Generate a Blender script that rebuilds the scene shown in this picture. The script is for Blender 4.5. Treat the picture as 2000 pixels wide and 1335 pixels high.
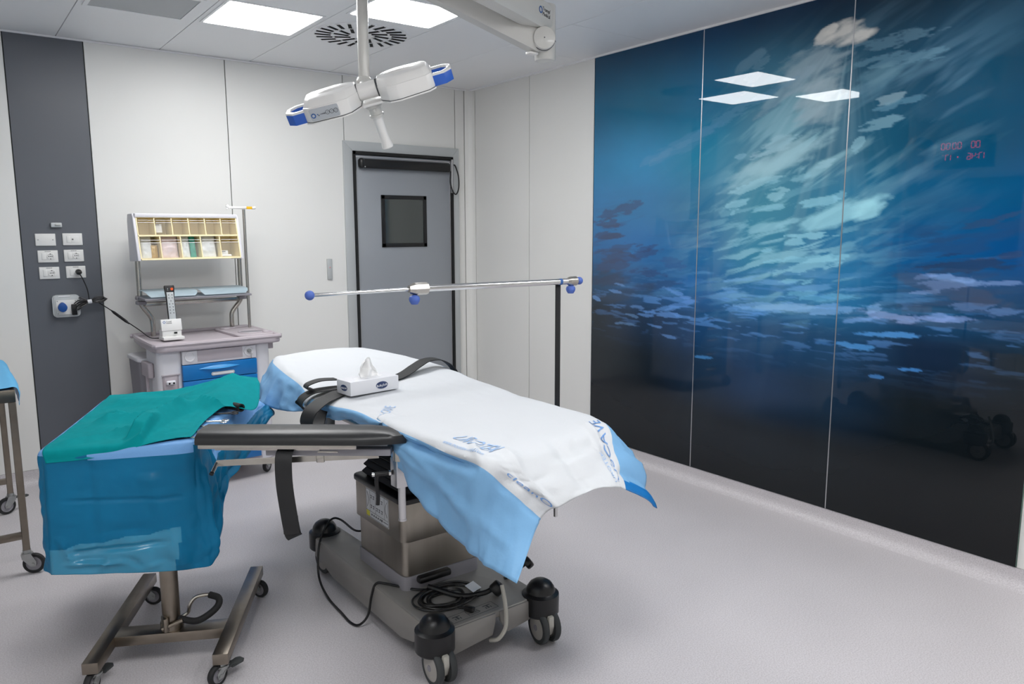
import bpy, bmesh, math, random
import numpy as np
from mathutils import Matrix, Vector
for o in list(bpy.data.objects): bpy.data.objects.remove(o, do_unlink=True)
SC = bpy.context.scene
COL = SC.collection
PI = math.pi
# ------------------------------------------------------------------ camera
CAM = Vector((0.0, 0.0, 1.7253))
RGT = Vector((0.799, -0.6013, -0.0021)); UPV = Vector((0.0888, 0.1146, 0.9894)); FWD = RGT.cross(UPV) * -1
FWD = UPV.cross(RGT).normalized(); UPV = RGT.cross(FWD).normalized(); RGT.normalize()
cd = bpy.data.cameras.new('camera'); cam = bpy.data.objects.new('camera', cd); COL.objects.link(cam)
cd.sensor_width = 36.0; cd.lens = 1480.6 / 2000 * 36.0; cd.clip_start = 0.05; cd.clip_end = 60
m3 = Matrix((RGT, UPV, -FWD)).transposed()
cam.matrix_world = Matrix.Translation(CAM) @ m3.to_4x4()
SC.camera = cam
# ------------------------------------------------------------------ world, view
w = bpy.data.worlds.new('world'); SC.world = w; w.use_nodes = True
w.node_tree.nodes['Background'].inputs[0].default_value = (0.6, 0.65, 0.7, 1)
w.node_tree.nodes['Background'].inputs[1].default_value = 0.05
SC.view_settings.view_transform = 'Standard'; SC.view_settings.look = 'None'
SC.view_settings.exposure = 0.0; SC.view_settings.gamma = 1.0; SC.view_settings.use_curve_mapping = False
LIGHT = 20.5            # emission of the ceiling luminaires
# room
XL, XR, YB, YF, ZC = -1.15, 4.058, 6.026, -1.6, 3.0085

# ------------------------------------------------------------------ helpers
def lin(h):
    h = h.lstrip('#'); c = [int(h[i:i+2], 16) / 255 for i in (0, 2, 4)]
    return tuple(x / 12.92 if x <= .04045 else ((x + .055) / 1.055) ** 2.4 for x in c)

def mat(name, color, rough=.5, metal=0., bump=0., bscale=40., var=0., vscale=8., coat=0., spec=.5, emit=0., trans=0., stretch=None, alpha=1., vmul=1.0):
    m = bpy.data.materials.new(name); m.use_nodes = True
    nt = m.node_tree; b = nt.nodes['Principled BSDF']; L = nt.links
    c = lin(color) if isinstance(color, str) else color
    b.inputs['Base Color'].default_value = (*c, 1); b.inputs['Roughness'].default_value = rough; b.inputs['Metallic'].default_value = metal
    b.inputs['Specular IOR Level'].default_value = spec; b.inputs['Coat Weight'].default_value = coat; b.inputs['Coat Roughness'].default_value = .06
    b.inputs['Transmission Weight'].default_value = trans; b.inputs['Alpha'].default_value = alpha
    if emit: b.inputs['Emission Color'].default_value = (*c, 1); b.inputs['Emission Strength'].default_value = emit
    if bump or var:
        tc = nt.nodes.new('ShaderNodeTexCoord'); src = tc.outputs['Object']
        if stretch:
            mp = nt.nodes.new('ShaderNodeMapping'); mp.inputs['Scale'].default_value = stretch; L.new(src, mp.inputs[0]); src = mp.outputs[0]
    if var:
        n = nt.nodes.new('ShaderNodeTexNoise'); n.inputs['Scale'].default_value = vscale; n.inputs['Detail'].default_value = 4; L.new(src, n.inputs['Vector'])
        mx = nt.nodes.new('ShaderNodeMix'); mx.data_type = 'RGBA'
        mx.inputs[6].default_value = (*[max(0, x * (1 - var)) for x in c], 1); mx.inputs[7].default_value = (*[min(1, x * (1 + var)) for x in c], 1)
        rp = nt.nodes.new('ShaderNodeMapRange'); rp.inputs[1].default_value = .3; rp.inputs[2].default_value = .7
        L.new(n.outputs[0], rp.inputs[0]); L.new(rp.outputs[0], mx.inputs[0]); L.new(mx.outputs[2], b.inputs['Base Color'])
    if bump:
        n2 = nt.nodes.new('ShaderNodeTexNoise'); n2.inputs['Scale'].default_value = bscale; n2.inputs['Detail'].default_value = 3; L.new(src, n2.inputs['Vector'])
        bp = nt.nodes.new('ShaderNodeBump'); bp.inputs['Strength'].default_value = bump; bp.inputs['Distance'].default_value = .01
        L.new(n2.outputs[0], bp.inputs['Height']); L.new(bp.outputs[0], b.inputs['Normal'])
    return m

M = dict(
 wall=mat('wall_white', 'e8e8e5', .42, var=.012, vscale=1.5), wallgrey=mat('wall_grey', '5d6168', .38, var=.03, vscale=1.2), joint=mat('joint_dark', '5e615f', .8),
 ceil=mat('ceiling_panel', 'f1f2f3', .5), hepa=mat('filter_panel', 'b4b7b9', .55),
 glow=mat('luminaire', 'ffffff', .5, emit=LIGHT), frame_w=mat('luminaire_frame', 'e8e8e8', .4), dark=mat('dark_recess', '1b1d1e', .8),
 doorfr=mat('door_frame', 'bcc0c1', .42, metal=.1, var=.03, vscale=2), door=mat('door_leaf', '989da3', .4, metal=.1, var=.02, vscale=2), alu=mat('aluminium', 'c9c9cb', .28, metal=.9),
 blackp=mat('black_plastic', '0d0d0f', .35), blackm=mat('black_matte', '141416', .75), rubber=mat('rubber', '1d1e20', .65), pane=mat('dark_pane', '3b413f', .05, coat=.6),
 steel=mat('steel', 'b9b5ae', .26, metal=1., var=.06, vscale=14, stretch=(1, 1, .08)), steeld=mat('steel_brushed', '9a948b', .34, metal=1., var=.12, vscale=10, bump=.03, bscale=180, stretch=(1, 1, .05)),
 chrome=mat('chrome', 'd8d8d8', .12, metal=1.), zinc=mat('zinc', 'a9abaa', .32, metal=.9, var=.08, vscale=30),
 plate=mat('socket_white', 'e4e4e2', .3), hole=mat('hole_black', '060606', .8), bluep=mat('plug_blue', '0f4a94', .4), greyp=mat('grey_plastic', 'bfc3c5', .4),
 white=mat('lamp_white', 'e9e8e6', .3, coat=.25), armw=mat('arm_white', 'cdccc8', .35, coat=.2), lblue=mat('handle_blue', '2f63c4', .4), panelg=mat('control_grey', 'b7bcc2', .4), ink=mat('ink_blue', '2c5c9c', .5), inkd=mat('ink_dark', '4a4c50', .6),
 cartw=mat('cart_white', 'dfdee3', .38, coat=.1), cartg=mat('cart_lilac_grey', 'b9b0b6', .4, coat=.1), cartd=mat('cart_dark_grey', '8c8a90', .5), drawer=mat('drawer_blue', '0a74be', .35, coat=.15), drawerl=mat('drawer_handle_blue', '2a93d6', .35),
 cream=mat('bin_cream', 'f3e4b8', .5), clear=mat('clear_tray', 'f2f5f6', .12, alpha=.07), traybl=mat('tray_bluish', 'd3e5ee', .35), lgrey=mat('label_white', 'ecedf0', .5), yellow=mat('label_yellow', 'e8b51c', .5),
 basegrey=mat('table_base_grey', '8f8c88', .42, metal=.25, var=.05, vscale=6), wheelg=mat('wheel_grey', 'a6a29c', .4), beige=mat('fork_beige', 'bdbab0', .4), tyre=mat('tyre_grey', '3a3d3e', .6), castd=mat('casting_grey', '6f7377', .45, metal=.3),
 pad=mat('pad_black', '1d1e20', .36, bump=.02, bscale=400), strap=mat('strap_black', '17181a', .6, bump=.15, bscale=500), ball=mat('ball_blue', '4a66b4', .5),
 boxw=mat('carton_white', 'dcdde2', .55), navy=mat('print_navy', '26365e', .5), tissue=mat('tissue', 'f2f2f2', .8),
 teal=mat('teal_cloth', '048a90', .85, spec=.1, var=.05, vscale=30, bump=.06, bscale=600), tealb=mat('teal_cloth_under', '06625f', .9),
 drtop=mat('drape_periwinkle', '6ea4dc', .6, bump=.08, bscale=300), drblue=mat('drape_blue', '006a94', .5, var=.08, vscale=5, spec=.22, coat=.04, bump=.03, bscale=60), drclear=mat('drape_film', '2b86ab', .25, coat=.3, var=.05, vscale=6, bump=.02, bscale=40), drback=mat('drape_under', '0a6aa6', .5),
 shw=mat('sheet_white', 'd0d3d7', .7, bump=.08, bscale=140), shb=mat('sheet_blue', '7fb2dd', .5, spec=.3, coat=.03, bump=.06, bscale=120, var=.03, vscale=10), shback=mat('sheet_backing_blue', '1273bb', .4), shink=mat('sheet_print', '9dbbe0', .7), shink2=mat('sheet_print_strong', '6f9ad2', .7),
 trolblue=mat('trolley_drape', '5fb2e2', .6, bump=.08, bscale=200), seal=mat('seal_black', '101112', .7), red=mat('led_red', 'ff2038', .5, emit=10.0), redsm=mat('indicator_red', 'd02030', .5, emit=.6), clockb=mat('clock_face', '15181b', .2), sticker=mat('sticker', 'c9ccce', .5), stickery=mat('sticker_yellow', 'd6cf3a', .5), remote=mat('remote_grey', 'b8bdbf', .5), orange=mat('orange', 'e85a1c', .5),
 bagw=mat('packet_clear', 'dfe3e6', .25, var=.06, vscale=40), bagp=mat('packet_pink', 'e0cfd2', .3, var=.08, vscale=30), bagg=mat('packet_green', '2f9a86', .35, var=.12, vscale=30), bago=mat('packet_ochre', 'c3a15c', .4, var=.15, vscale=40), glassedge=mat('glass_edge', '3f6b5e', .2), trolsteel=mat('trolley_steel', '8f867b', .33, metal=1., var=.1, vscale=12),
)

def add(name, me, parent=None):
    o = bpy.data.objects.new(name, me); COL.objects.link(o)
    if parent is not None: o.parent = parent
    return o

XF = {}
def tag(o, label=None, cat=None, group=None, kind=None):
    if label: o['label'] = label
    if cat: o['category'] = cat
    if group: o['group'] = group
    if kind: o['kind'] = kind
    return o

def thing(name, label, cat, loc=(0, 0, 0), rz=0., group=None):
    o = add(name, None); o.location = loc; o.rotation_euler = (0, 0, rz); o.empty_display_size = .1
    XF[o.name] = Matrix.Translation(loc) @ Matrix.Rotation(rz, 4, 'Z')
    return tag(o, label, cat, group)

def root_of(o):
    while o.parent is not None: o = o.parent
    return o

class G:
    """collects primitives into one bmesh"""
    def __init__(s): s.bm = bmesh.new(); s.X = None
    def _merge(s, t, mi, X=None):
        for f in t.faces: f.material_index = mi
        if X is not None: t.transform(X)
        if s.X is not None: t.transform(s.X)
        me = bpy.data.meshes.new('t'); t.to_mesh(me); t.free(); s.bm.from_mesh(me); bpy.data.meshes.remove(me); return s
    def box(s, c, d, bev=0, seg=2, mi=0, R=None, edges=None):
        t = bmesh.new(); bmesh.ops.create_cube(t, size=1.0); bmesh.ops.scale(t, vec=d, verts=t.verts)
        if bev:
            es = t.edges[:] if edges is None else [e for e in t.edges if abs((e.verts[0].co - e.verts[1].co).normalized()['xyz'.index(edges)]) > .9]
            bmesh.ops.bevel(t, geom=es, offset=min(bev, min(d) * .49) if edges is None else bev, segments=seg, affect='EDGES', profile=.5)
        X = Matrix.Translation(c) @ (R.to_4x4() if R is not None else Matrix.Identity(4))
        return s._merge(t, mi, X)
    def cyl(s, p0, p1, r0, r1=None, n=20, mi=0, bev=0):
        p0, p1 = Vector(p0), Vector(p1); d = p1 - p0; r1 = r0 if r1 is None else r1
        t = bmesh.new(); bmesh.ops.create_cone(t, cap_ends=True, segments=n, radius1=r0, radius2=r1, depth=d.length)
        if bev: bmesh.ops.bevel(t, geom=[e for e in t.edges if len(e.link_faces) == 2 and any(len(f.verts) > 4 for f in e.link_faces)], offset=bev, segments=2, affect='EDGES', profile=.5)
        X = Matrix.Translation((p0 + p1) / 2) @ d.to_track_quat('Z', 'Y').to_matrix().to_4x4()
        return s._merge(t, mi, X)
    def sph(s, c, r, sc=(1, 1, 1), n=20, mi=0, R=None):
        t = bmesh.new(); bmesh.ops.create_uvsphere(t, u_segments=n, v_segments=max(6, n // 2), radius=r); bmesh.ops.scale(t, vec=sc, verts=t.verts)
        return s._merge(t, mi, Matrix.Translation(c) @ (R.to_4x4() if R is not None else Matrix.Identity(4)))
    def lathe(s, prof, X=None, n=28, mi=0):
        t = bmesh.new(); rings = []
        for r, z in prof:
            rings.append([t.verts.new((r * math.cos(2 * PI * k / n), r * math.sin(2 * PI * k / n), z)) for k in range(n)] if r > 1e-6 else [t.verts.new((0, 0, z))])
        for a, b in zip(rings, rings[1:]):
            for k in range(n):
                k2 = (k + 1) % n
                if len(a) == 1 and len(b) == 1: continue
                if len(a) == 1: t.faces.new((a[0], b[k], b[k2]))
                elif len(b) == 1: t.faces.new((a[k], b[0], a[k2]))
                else: t.faces.new((a[k], b[k], b[k2], a[k2]))
        bmesh.ops.recalc_face_normals(t, faces=t.faces)
        return s._merge(t, mi, X)
    def prism(s, poly, z0, z1, X=None, mi=0, bev=0, top=None, seg=2):
        t = bmesh.new(); a = [t.verts.new((x, y, z0)) for x, y in poly]; b = [t.verts.new((x, y, z1)) for x, y in (top or poly)]
        n = len(poly); t.faces.new(a[::-1]); t.faces.new(b)
        for k in range(n): t.faces.new((a[k], a[(k + 1) % n], b[(k + 1) % n], b[k]))
        bmesh.ops.recalc_face_normals(t, faces=t.faces)
        if bev: bmesh.ops.bevel(t, geom=t.edges[:], offset=bev, segments=seg, affect='EDGES', profile=.5)
        return s._merge(t, mi, X)
    def tube(s, pts, r, n=8, mi=0, step=6, closed=False, flat=None):
        P = smooth(pts, step, closed); t = bmesh.new(); rings = []; N = len(P); up = None
        for i, p in enumerate(P):
            a = P[(i - 1) % N] if closed else P[max(i - 1, 0)]; b = P[(i + 1) % N] if closed else P[min(i + 1, N - 1)]
            d = (b - a).normalized()
            if up is None: up = Vector((0, 0, 1)) if abs(d.z) < .9 else Vector((1, 0, 0))
            x = d.cross(up).normalized(); up = x.cross(d).normalized()
            rr = r if not callable(r) else r(i / (N - 1))
            rings.append([t.verts.new(p + (x * math.cos(2 * PI * k / n) + up * math.sin(2 * PI * k / n)) * rr) for k in range(n)])
        pr = list(zip(rings, rings[1:])) + ([(rings[-1], rings[0])] if closed else [])
        for a, b in pr:
            for k in range(n): t.faces.new((a[k], a[(k + 1) % n], b[(k + 1) % n], b[k]))
        if not closed: t.faces.new(rings[0]); t.faces.new(rings[-1][::-1])
        bmesh.ops.recalc_face_normals(t, faces=t.faces)
        return s._merge(t, mi)
    def ribbon(s, pts, wdir, w, th, mi=0, step=6):
        """flat band along pts; wdir a vector or one per point"""
        P = smooth(pts, step); t = bmesh.new(); rings = []; N = len(P)
        W = smooth(wdir, step) if isinstance(wdir, list) else [Vector(wdir)] * N
        for i, p in enumerate(P):
            d = (P[min(i + 1, N - 1)] - P[max(i - 1, 0)]).normalized(); wv = (W[i] - d * W[i].dot(d)).normalized(); nn = d.cross(wv).normalized()
            rings.append([t.verts.new(p + wv * sx * w / 2 + nn * sy * th / 2) for sx, sy in ((-1, -1), (1, -1), (1, 1), (-1, 1))])
        for a, b in zip(rings, rings[1:]):
            for k in range(4): t.faces.new((a[k], a[(k + 1) % 4], b[(k + 1) % 4], b[k]))
        t.faces.new(rings[0]); t.faces.new(rings[-1][::-1]); bmesh.ops.recalc_face_normals(t, faces=t.faces)
        return s._merge(t, mi)

def smooth(pts, step=6, closed=False):
    P = [Vector(p) for p in pts]
    if step <= 1 or len(P) < 3: return P
    out = []; n = len(P)
    for i in range(n if closed else n - 1):
        p1, p2 = P[i], P[(i + 1) % n]; p0 = P[(i - 1) % n] if closed or i > 0 else p1 * 2 - p2; p3 = P[(i + 2) % n] if closed or i + 2 < n else p2 * 2 - p1
        for k in range(step):
            t = k / step; out.append(.5 * ((2 * p1) + (p2 - p0) * t + (2 * p0 - 5 * p1 + 4 * p2 - p3) * t * t + (3 * p1 - p0 - 3 * p2 + p3) * t ** 3))
    if not closed: out.append(P[-1])
    return out

def finish(me, mats, ang=38):
    for m in (mats if isinstance(mats, (list, tuple)) else [mats]): me.materials.append(M[m] if isinstance(m, str) else m)
    if ang:
        me.polygons.foreach_set('use_smooth', [True] * len(me.polygons)); me.set_sharp_from_angle(angle=math.radians(ang))

def obj(name, g, mats, parent=None, world=True, ang=38, label=None):
    """link the collected shapes as ONE mesh object (geometry given in world space, or in the thing's own space)"""
    if parent is not None and world and root_of(parent).name in XF: g.bm.transform(XF[root_of(parent).name].inverted())
    me = bpy.data.meshes.new(name); 
    if parent is None:
        vs = g.bm.verts; lo = [min(v.co[i] for v in vs) for i in range(3)]; hi = [max(v.co[i] for v in vs) for i in range(3)]
        base = Vector(((lo[0] + hi[0]) / 2, (lo[1] + hi[1]) / 2, lo[2])); bmesh.ops.translate(g.bm, vec=-base, verts=vs)
    g.bm.to_mesh(me); g.bm.free(); finish(me, mats, ang)
    o = add(name, me, parent)
    if parent is None: o.location = base; XF[o.name] = Matrix.Translation(base)
    if label: o['label'] = label
    return o

def struct(name, g, mats, parent=None, ang=38):
    o = obj(name, g, mats, parent, ang=ang)
    if parent is None: o['kind'] = 'structure'
    return o

def text_mesh(s, size, extrude=.0004, align='CENTER'):
    c = bpy.data.curves.new('txt', 'FONT'); c.body = s; c.size = size; c.extrude = extrude; c.align_x = align; c.align_y = 'CENTER'; c.resolution_u = 3
    o = bpy.data.objects.new('txt', c); COL.objects.link(o)
    me = bpy.data.meshes.new_from_object(o.evaluated_get(bpy.context.evaluated_depsgraph_get()))
    bpy.data.objects.remove(o, do_unlink=True); bpy.data.curves.remove(c); return me

def text_g(g, s, size, X, mi=0, extrude=.0004):
    me = text_mesh(s, size, extrude); t = bmesh.new(); t.from_mesh(me); bpy.data.meshes.remove(me); g._merge(t, mi, X); return g

def frame_X(o, x, y, z=None):
    x = Vector(x).normalized(); y = Vector(y); y = (y - x * y.dot(x)).normalized(); z = x.cross(y)
    X = Matrix((x, y, z)).transposed().to_4x4(); X.translation = Vector(o); return X

def copy_tree(o, parent=None):
    c = o.copy(); COL.objects.link(c); c.parent = parent
    for ch in [q for q in bpy.data.objects if q.parent == o]: copy_tree(ch, c)
    if o.name in XF: XF[c.name] = XF[o.name]
    return c

# ---- numpy noise, cloth
def vnoise(x, y, seed=0):
    xi = np.floor(x).astype(np.int64); yi = np.floor(y).astype(np.int64); fx = x - xi; fy = y - yi
    fx = fx * fx * (3 - 2 * fx); fy = fy * fy * (3 - 2 * fy)
    def h(a, b):
        n = (a * 374761393 + b * 668265263 + seed * 974634777) & 0x7fffffff; n = ((n ^ (n >> 13)) * 1274126177) & 0x7fffffff
        return ((n ^ (n >> 16)) & 0xffff) / 65535.0
    return (h(xi, yi) * (1 - fx) + h(xi + 1, yi) * fx) * (1 - fy) + (h(xi, yi + 1) * (1 - fx) + h(xi + 1, yi + 1) * fx) * fy

def fbm(x, y, seed=0, oct=4):
    s = 0; a = .5
    for k in range(oct): s = s + a * vnoise(x * 2 ** k, y * 2 ** k, seed + k * 17); a *= .5
    return s / (1 - .5 ** oct)

def crease(x, y, seed):
    """ridged creases: sharp lines between flat facets"""
    wx = x + .35 * fbm(x * .8, y * .8, seed + 3, 2); wy = y + .35 * fbm(x * .8 + 9, y * .8, seed + 5, 2)
    return 1 - np.abs(2 * vnoise(wx, wy, seed) - 1) + .5 * (1 - np.abs(2 * vnoise(wx * 2.1, wy * 2.1, seed + 9) - 1))

def crw(t, n):
    """catmull-rom weights for parameters t in 0..n-1 over n points"""
    W = np.zeros((len(t), n))
    for r, x in enumerate(t):
        i = min(int(x), n - 2); f = x - i
        ws = [-.5 * f + f * f - .5 * f ** 3, 1 - 2.5 * f * f + 1.5 * f ** 3, .5 * f + 2 * f * f - 1.5 * f ** 3, -.5 * f * f + .5 * f ** 3]
        for k, wv in zip((i - 1, i, i + 1, i + 2), ws):
            if k < 0: W[r, 0] += 2 * wv; W[r, 1] -= wv
            elif k > n - 1: W[r, n - 1] += 2 * wv; W[r, n - 2] -= wv
            else: W[r, k] += wv
    return W

class Sheet:
    """a cloth: a control grid [row][column] of points, interpolated, creased, thickened"""
    def __init__(s, grid, nu, nv, amp=.004, scale=(6, 6), seed=1, amp_fn=None):
        A = np.array(grid, float); nr, nc = A.shape[:2]; s.nr, s.nc = nr, nc
        s.tu = np.concatenate([np.linspace(i, i + 1, nu, endpoint=False) for i in range(nc - 1)] + [[nc - 1.0]])
        s.tv = np.concatenate([np.linspace(i, i + 1, nv, endpoint=False) for i in range(nr - 1)] + [[nr - 1.0]])
        s.P = np.einsum('ri,ijk,cj->rck', crw(s.tv, nr), A, crw(s.tu, nc))
        U, V = np.meshgrid(s.tu, s.tv); s.U, s.V = U, V
        s.normals()
        if amp:
            d = (crease(U * scale[0] / (nc - 1) + seed, V * scale[1] / (nr - 1) + seed * 2, seed) - .75) * amp + (fbm(U * scale[0] * 2.3 / (nc - 1), V * scale[1] * 2.3 / (nr - 1), seed + 40) - .5) * amp * .7
            if amp_fn is not None: d = d * amp_fn(U, V)
            s.P = s.P + s.N * d[..., None]; s.normals()
    def normals(s):
        du = np.gradient(s.P, axis=1); dv = np.gradient(s.P, axis=0); n = np.cross(du, dv); n /= np.linalg.norm(n, axis=2, keepdims=True) + 1e-12
        s.N = n
    def at(s, u, v, off=.0022):
        """point on the finished surface at grid parameters"""
        ju = np.interp(u, s.tu, np.arange(len(s.tu))); jv = np.interp(v, s.tv, np.arange(len(s.tv)))
        i, j = min(int(jv), len(s.tv) - 2), min(int(ju), len(s.tu) - 2); a, b = jv - i, ju - j
        def L(Q): return (Q[i, j] * (1 - b) + Q[i, j + 1] * b) * (1 - a) + (Q[i + 1, j] * (1 - b) + Q[i + 1, j + 1] * b) * a
        n = L(s.N); return Vector(L(s.P)) + Vector(n) * off * s.sgn
    sgn = 1
    def build(s, name, mats, zone=None, thick=.0016, parent=None, flip=False, cut=None):
        nv, nu = s.P.shape[:2]; me = bpy.data.meshes.new(name)
        P = s.P.reshape(-1, 3); base = np.array([P[:, 0].mean(), P[:, 1].mean(), P[:, 2].min()]) if parent is None else np.zeros(3)
        if parent is not None: 
            X = XF[root_of(parent).name].inverted(); P = np.array([X @ Vector(p) for p in P])
        F = []; mi = []
        for i in range(nv - 1):
            for j in range(nu - 1):
                uc, vc = (s.tu[j] + s.tu[j + 1]) / 2, (s.tv[i] + s.tv[i + 1]) / 2
                if cut is not None and cut(uc, vc): continue
                q = (i * nu + j, i * nu + j + 1, (i + 1) * nu + j + 1, (i + 1) * nu + j); F.append(q[::-1] if flip else q)
                mi.append(zone(uc, vc) if zone else 0)
        me.from_pydata([tuple(p) for p in (P - base)], [], F); me.polygons.foreach_set('material_index', mi)
        finish(me, mats, 60)
        o = add(name, me, parent); o.location = base if parent is None else (0, 0, 0)
        if parent is None: XF[o.name] = Matrix.Translation(tuple(base))
        sd = o.modifiers.new('thickness', 'SOLIDIFY'); sd.thickness = thick; sd.offset = -1; sd.material_offset = 1; sd.material_offset_rim = 0
        s.sgn = -1 if flip else 1
        return o
    def print_on(s, name, txt, size, u0, v0, du, dv, mats, parent, slant=0):
        """lettering following the cloth: text x along du (grid units per metre), text y along dv"""
        me = text_mesh(txt, size, 0.0); t = bmesh.new(); t.from_mesh(me); bpy.data.meshes.remove(me)
        bmesh.ops.subdivide_edges(t, edges=[e for e in t.edges if e.calc_length() > .02], cuts=1)
        inv = XF[root_of(parent).name].inverted()
        for v in t.verts: v.co = inv @ s.at(u0 + v.co.x * du[0] + v.co.y * dv[0], v0 + v.co.x * du[1] + v.co.y * dv[1])
        me = bpy.data.meshes.new(name); t.to_mesh(me); t.free(); finish(me, mats, 0); return add(name, me, parent)
# ================================================================== the room
def floor_material():
    m = mat('floor_vinyl', 'aaa6a8', .42, spec=.4); nt = m.node_tree; L = nt.links; b = nt.nodes['Principled BSDF']
    tc = nt.nodes.new('ShaderNodeTexCoord'); n1 = nt.nodes.new('ShaderNodeTexNoise'); n1.inputs['Scale'].default_value = 170; n1.inputs['Detail'].default_value = 2
    n2 = nt.nodes.new('ShaderNodeTexNoise'); n2.inputs['Scale'].default_value = 2.2; L.new(tc.outputs['Object'], n1.inputs['Vector']); L.new(tc.outputs['Object'], n2.inputs['Vector'])
    rp = nt.nodes.new('ShaderNodeValToRGB'); rp.color_ramp.elements[0].position = .33; rp.color_ramp.elements[1].position = .62
    rp.color_ramp.elements[0].color = (*lin('c3bec1'), 1); rp.color_ramp.elements[1].color = (*lin('d8d4d7'), 1)
    mx = nt.nodes.new('ShaderNodeMix'); mx.data_type = 'RGBA'; mx.blend_type = 'MULTIPLY'; mx.inputs[0].default_value = .12
    L.new(n1.outputs[0], rp.inputs[0]); L.new(rp.outputs[0], mx.inputs[6]); L.new(n2.outputs[0], mx.inputs[7]); L.new(mx.outputs[2], b.inputs['Base Color'])
    return m
M['floor'] = floor_material()

struct('floor', G().box(((XL + XR) / 2, (YB + YF) / 2, -.05), (XR - XL + .2, YB - YF + .2, .1)), 'floor')

# ---- walls: a dark backing with separate panels in front of it, narrow open joints between them
def wall(name, horiz, pos, out, spans, backs):
    """horiz 'x' or 'y'; pos: finished face; out: direction (+1/-1) into the room; spans: (a, b, z0, z1, material)"""
    g = G()
    for a, b, z0, z1 in backs:
        c, d = (a + b) / 2, abs(b - a)
        o = pos - out * .06
        g.box((c, o, (z0 + z1) / 2) if horiz == 'x' else (o, c, (z0 + z1) / 2), (d, .09, z1 - z0) if horiz == 'x' else (.09, d, z1 - z0))
    w_ = struct(name, g, 'joint')
    for a, b, z0, z1, m in spans:
        c, d = (a + b) / 2, abs(b - a) - .006; o = pos - out * .007
        obj('panel', G().box((c, o, (z0 + z1) / 2) if horiz == 'x' else (o, c, (z0 + z1) / 2), (d, .014, z1 - z0) if horiz == 'x' else (.014, d, z1 - z0), bev=.0015, seg=1), m, w_)
    return w_
DX0, DX1, DZ = 2.80, 3.875, 2.43     # door opening
wall('wall_back', 'x', YB, -1, [(XL, -.47, .1, ZC, 'wall'), (-.47, .449, .1, ZC, 'wall'), (.449, .908, .1, ZC, 'wallgrey'), (.908, 1.841, .1, ZC, 'wall'), (1.841, 2.788, .1, ZC, 'wall'),
     (2.788, 3.883, DZ, ZC, 'wall'), (3.883, 3.985, .1, ZC, 'wall')], [(XL, DX0, 0, ZC), (DX0, DX1, DZ, ZC), (DX1, XR + .1, 0, ZC)])
wall('wall_right', 'y', XR, -1, [(5.148, 5.955, .1, ZC, 'wall'), (4.336, 5.148, .1, ZC, 'wall'), (YF, 1.319, .1, ZC, 'wall')], [(YF, YB, 0, ZC)])
wl = wall('wall_left', 'y', XL, 1, [(4.99, 5.03, .1, ZC, 'wall'), (5.03, 5.99, 2.27, ZC, 'wall'), (4.53, 4.99, .1, ZC, 'wallgrey'), (3.2, 4.53, .1, ZC, 'wall'), (2.1, 3.2, .1, ZC, 'wall'), (1.0, 2.1, .1, ZC, 'wall'), (-.2, 1.0, .1, ZC, 'wall'), (YF, -.2, .1, ZC, 'wall')], [(YF, 5.06, 0, ZC), (5.06, 5.99, 2.24, ZC), (5.99, YB, 0, ZC)])
wall('wall_front', 'x', YF, 1, [(XL, .1, .1, ZC, 'wall'), (.1, 1.4, .1, ZC, 'wall'), (1.4, 2.7, .1, ZC, 'wall'), (2.7, XR, .1, ZC, 'wall')], [(XL, XR, 0, ZC)])
# rounded corner post between back and right wall
arc = [(XR - .075 + .075 * math.cos(a), YB - .073 + .073 * math.sin(a)) for a in [PI / 2 * k / 8 for k in range(9)]]
arc_in = [(x + .02, y + .02) for x, y in arc]
cp = [(3.989, YB - .002), (4.02, YB - .008), (4.04, YB - .022), (4.052, YB - .045), (4.056, 5.959)]
struct('trim_1', G().prism(cp + [(XR + .01, 5.959), (XR + .01, YB + .01), (3.989, YB + .01)], .1, ZC), 'wall', ang=50)

# coved skirting of the floor vinyl
def cove(name, pts):
    prof = [(0, .10), (.004, .10), (.004, .06)] + [(.004 + .05 * (1 - math.cos(a)), .001 + .055 * (1 - math.sin(a))) for a in [PI / 2 * k / 7 for k in range(8)]] + [(.056, .0), (0, 0)]
    (ax, ay), (bx, by), (nx, ny) = pts; g = G(); t = bmesh.new()
    A = [t.verts.new((ax + nx * d, ay + ny * d, z)) for d, z in prof]; Bv = [t.verts.new((bx + nx * d, by + ny * d, z)) for d, z in prof]; n = len(prof)
    for k in range(n): t.faces.new((A[k], A[(k + 1) % n], Bv[(k + 1) % n], Bv[k]))
    t.faces.new(A); t.faces.new(Bv[::-1]); bmesh.ops.recalc_face_normals(t, faces=t.faces); g._merge(t, 0)
    return struct(name, g, 'floor', ang=30)
cove('baseboard_back', ((XL, YB - .001), (DX0 - .04, YB - .001), (0, -1)))
cove('baseboard_back', ((DX1 + .04, YB - .001), (XR, YB - .001), (0, -1)))
cove('baseboard_right', ((XR - .001, YB), (XR - .001, YF), (-1, 0)))
cove('baseboard_left', ((XL + .001, 5.05), (XL + .001, YF), (1, 0)))
cove('baseboard_front', ((XL, YF + .001), (XR, YF + .001), (0, 1)))

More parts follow.
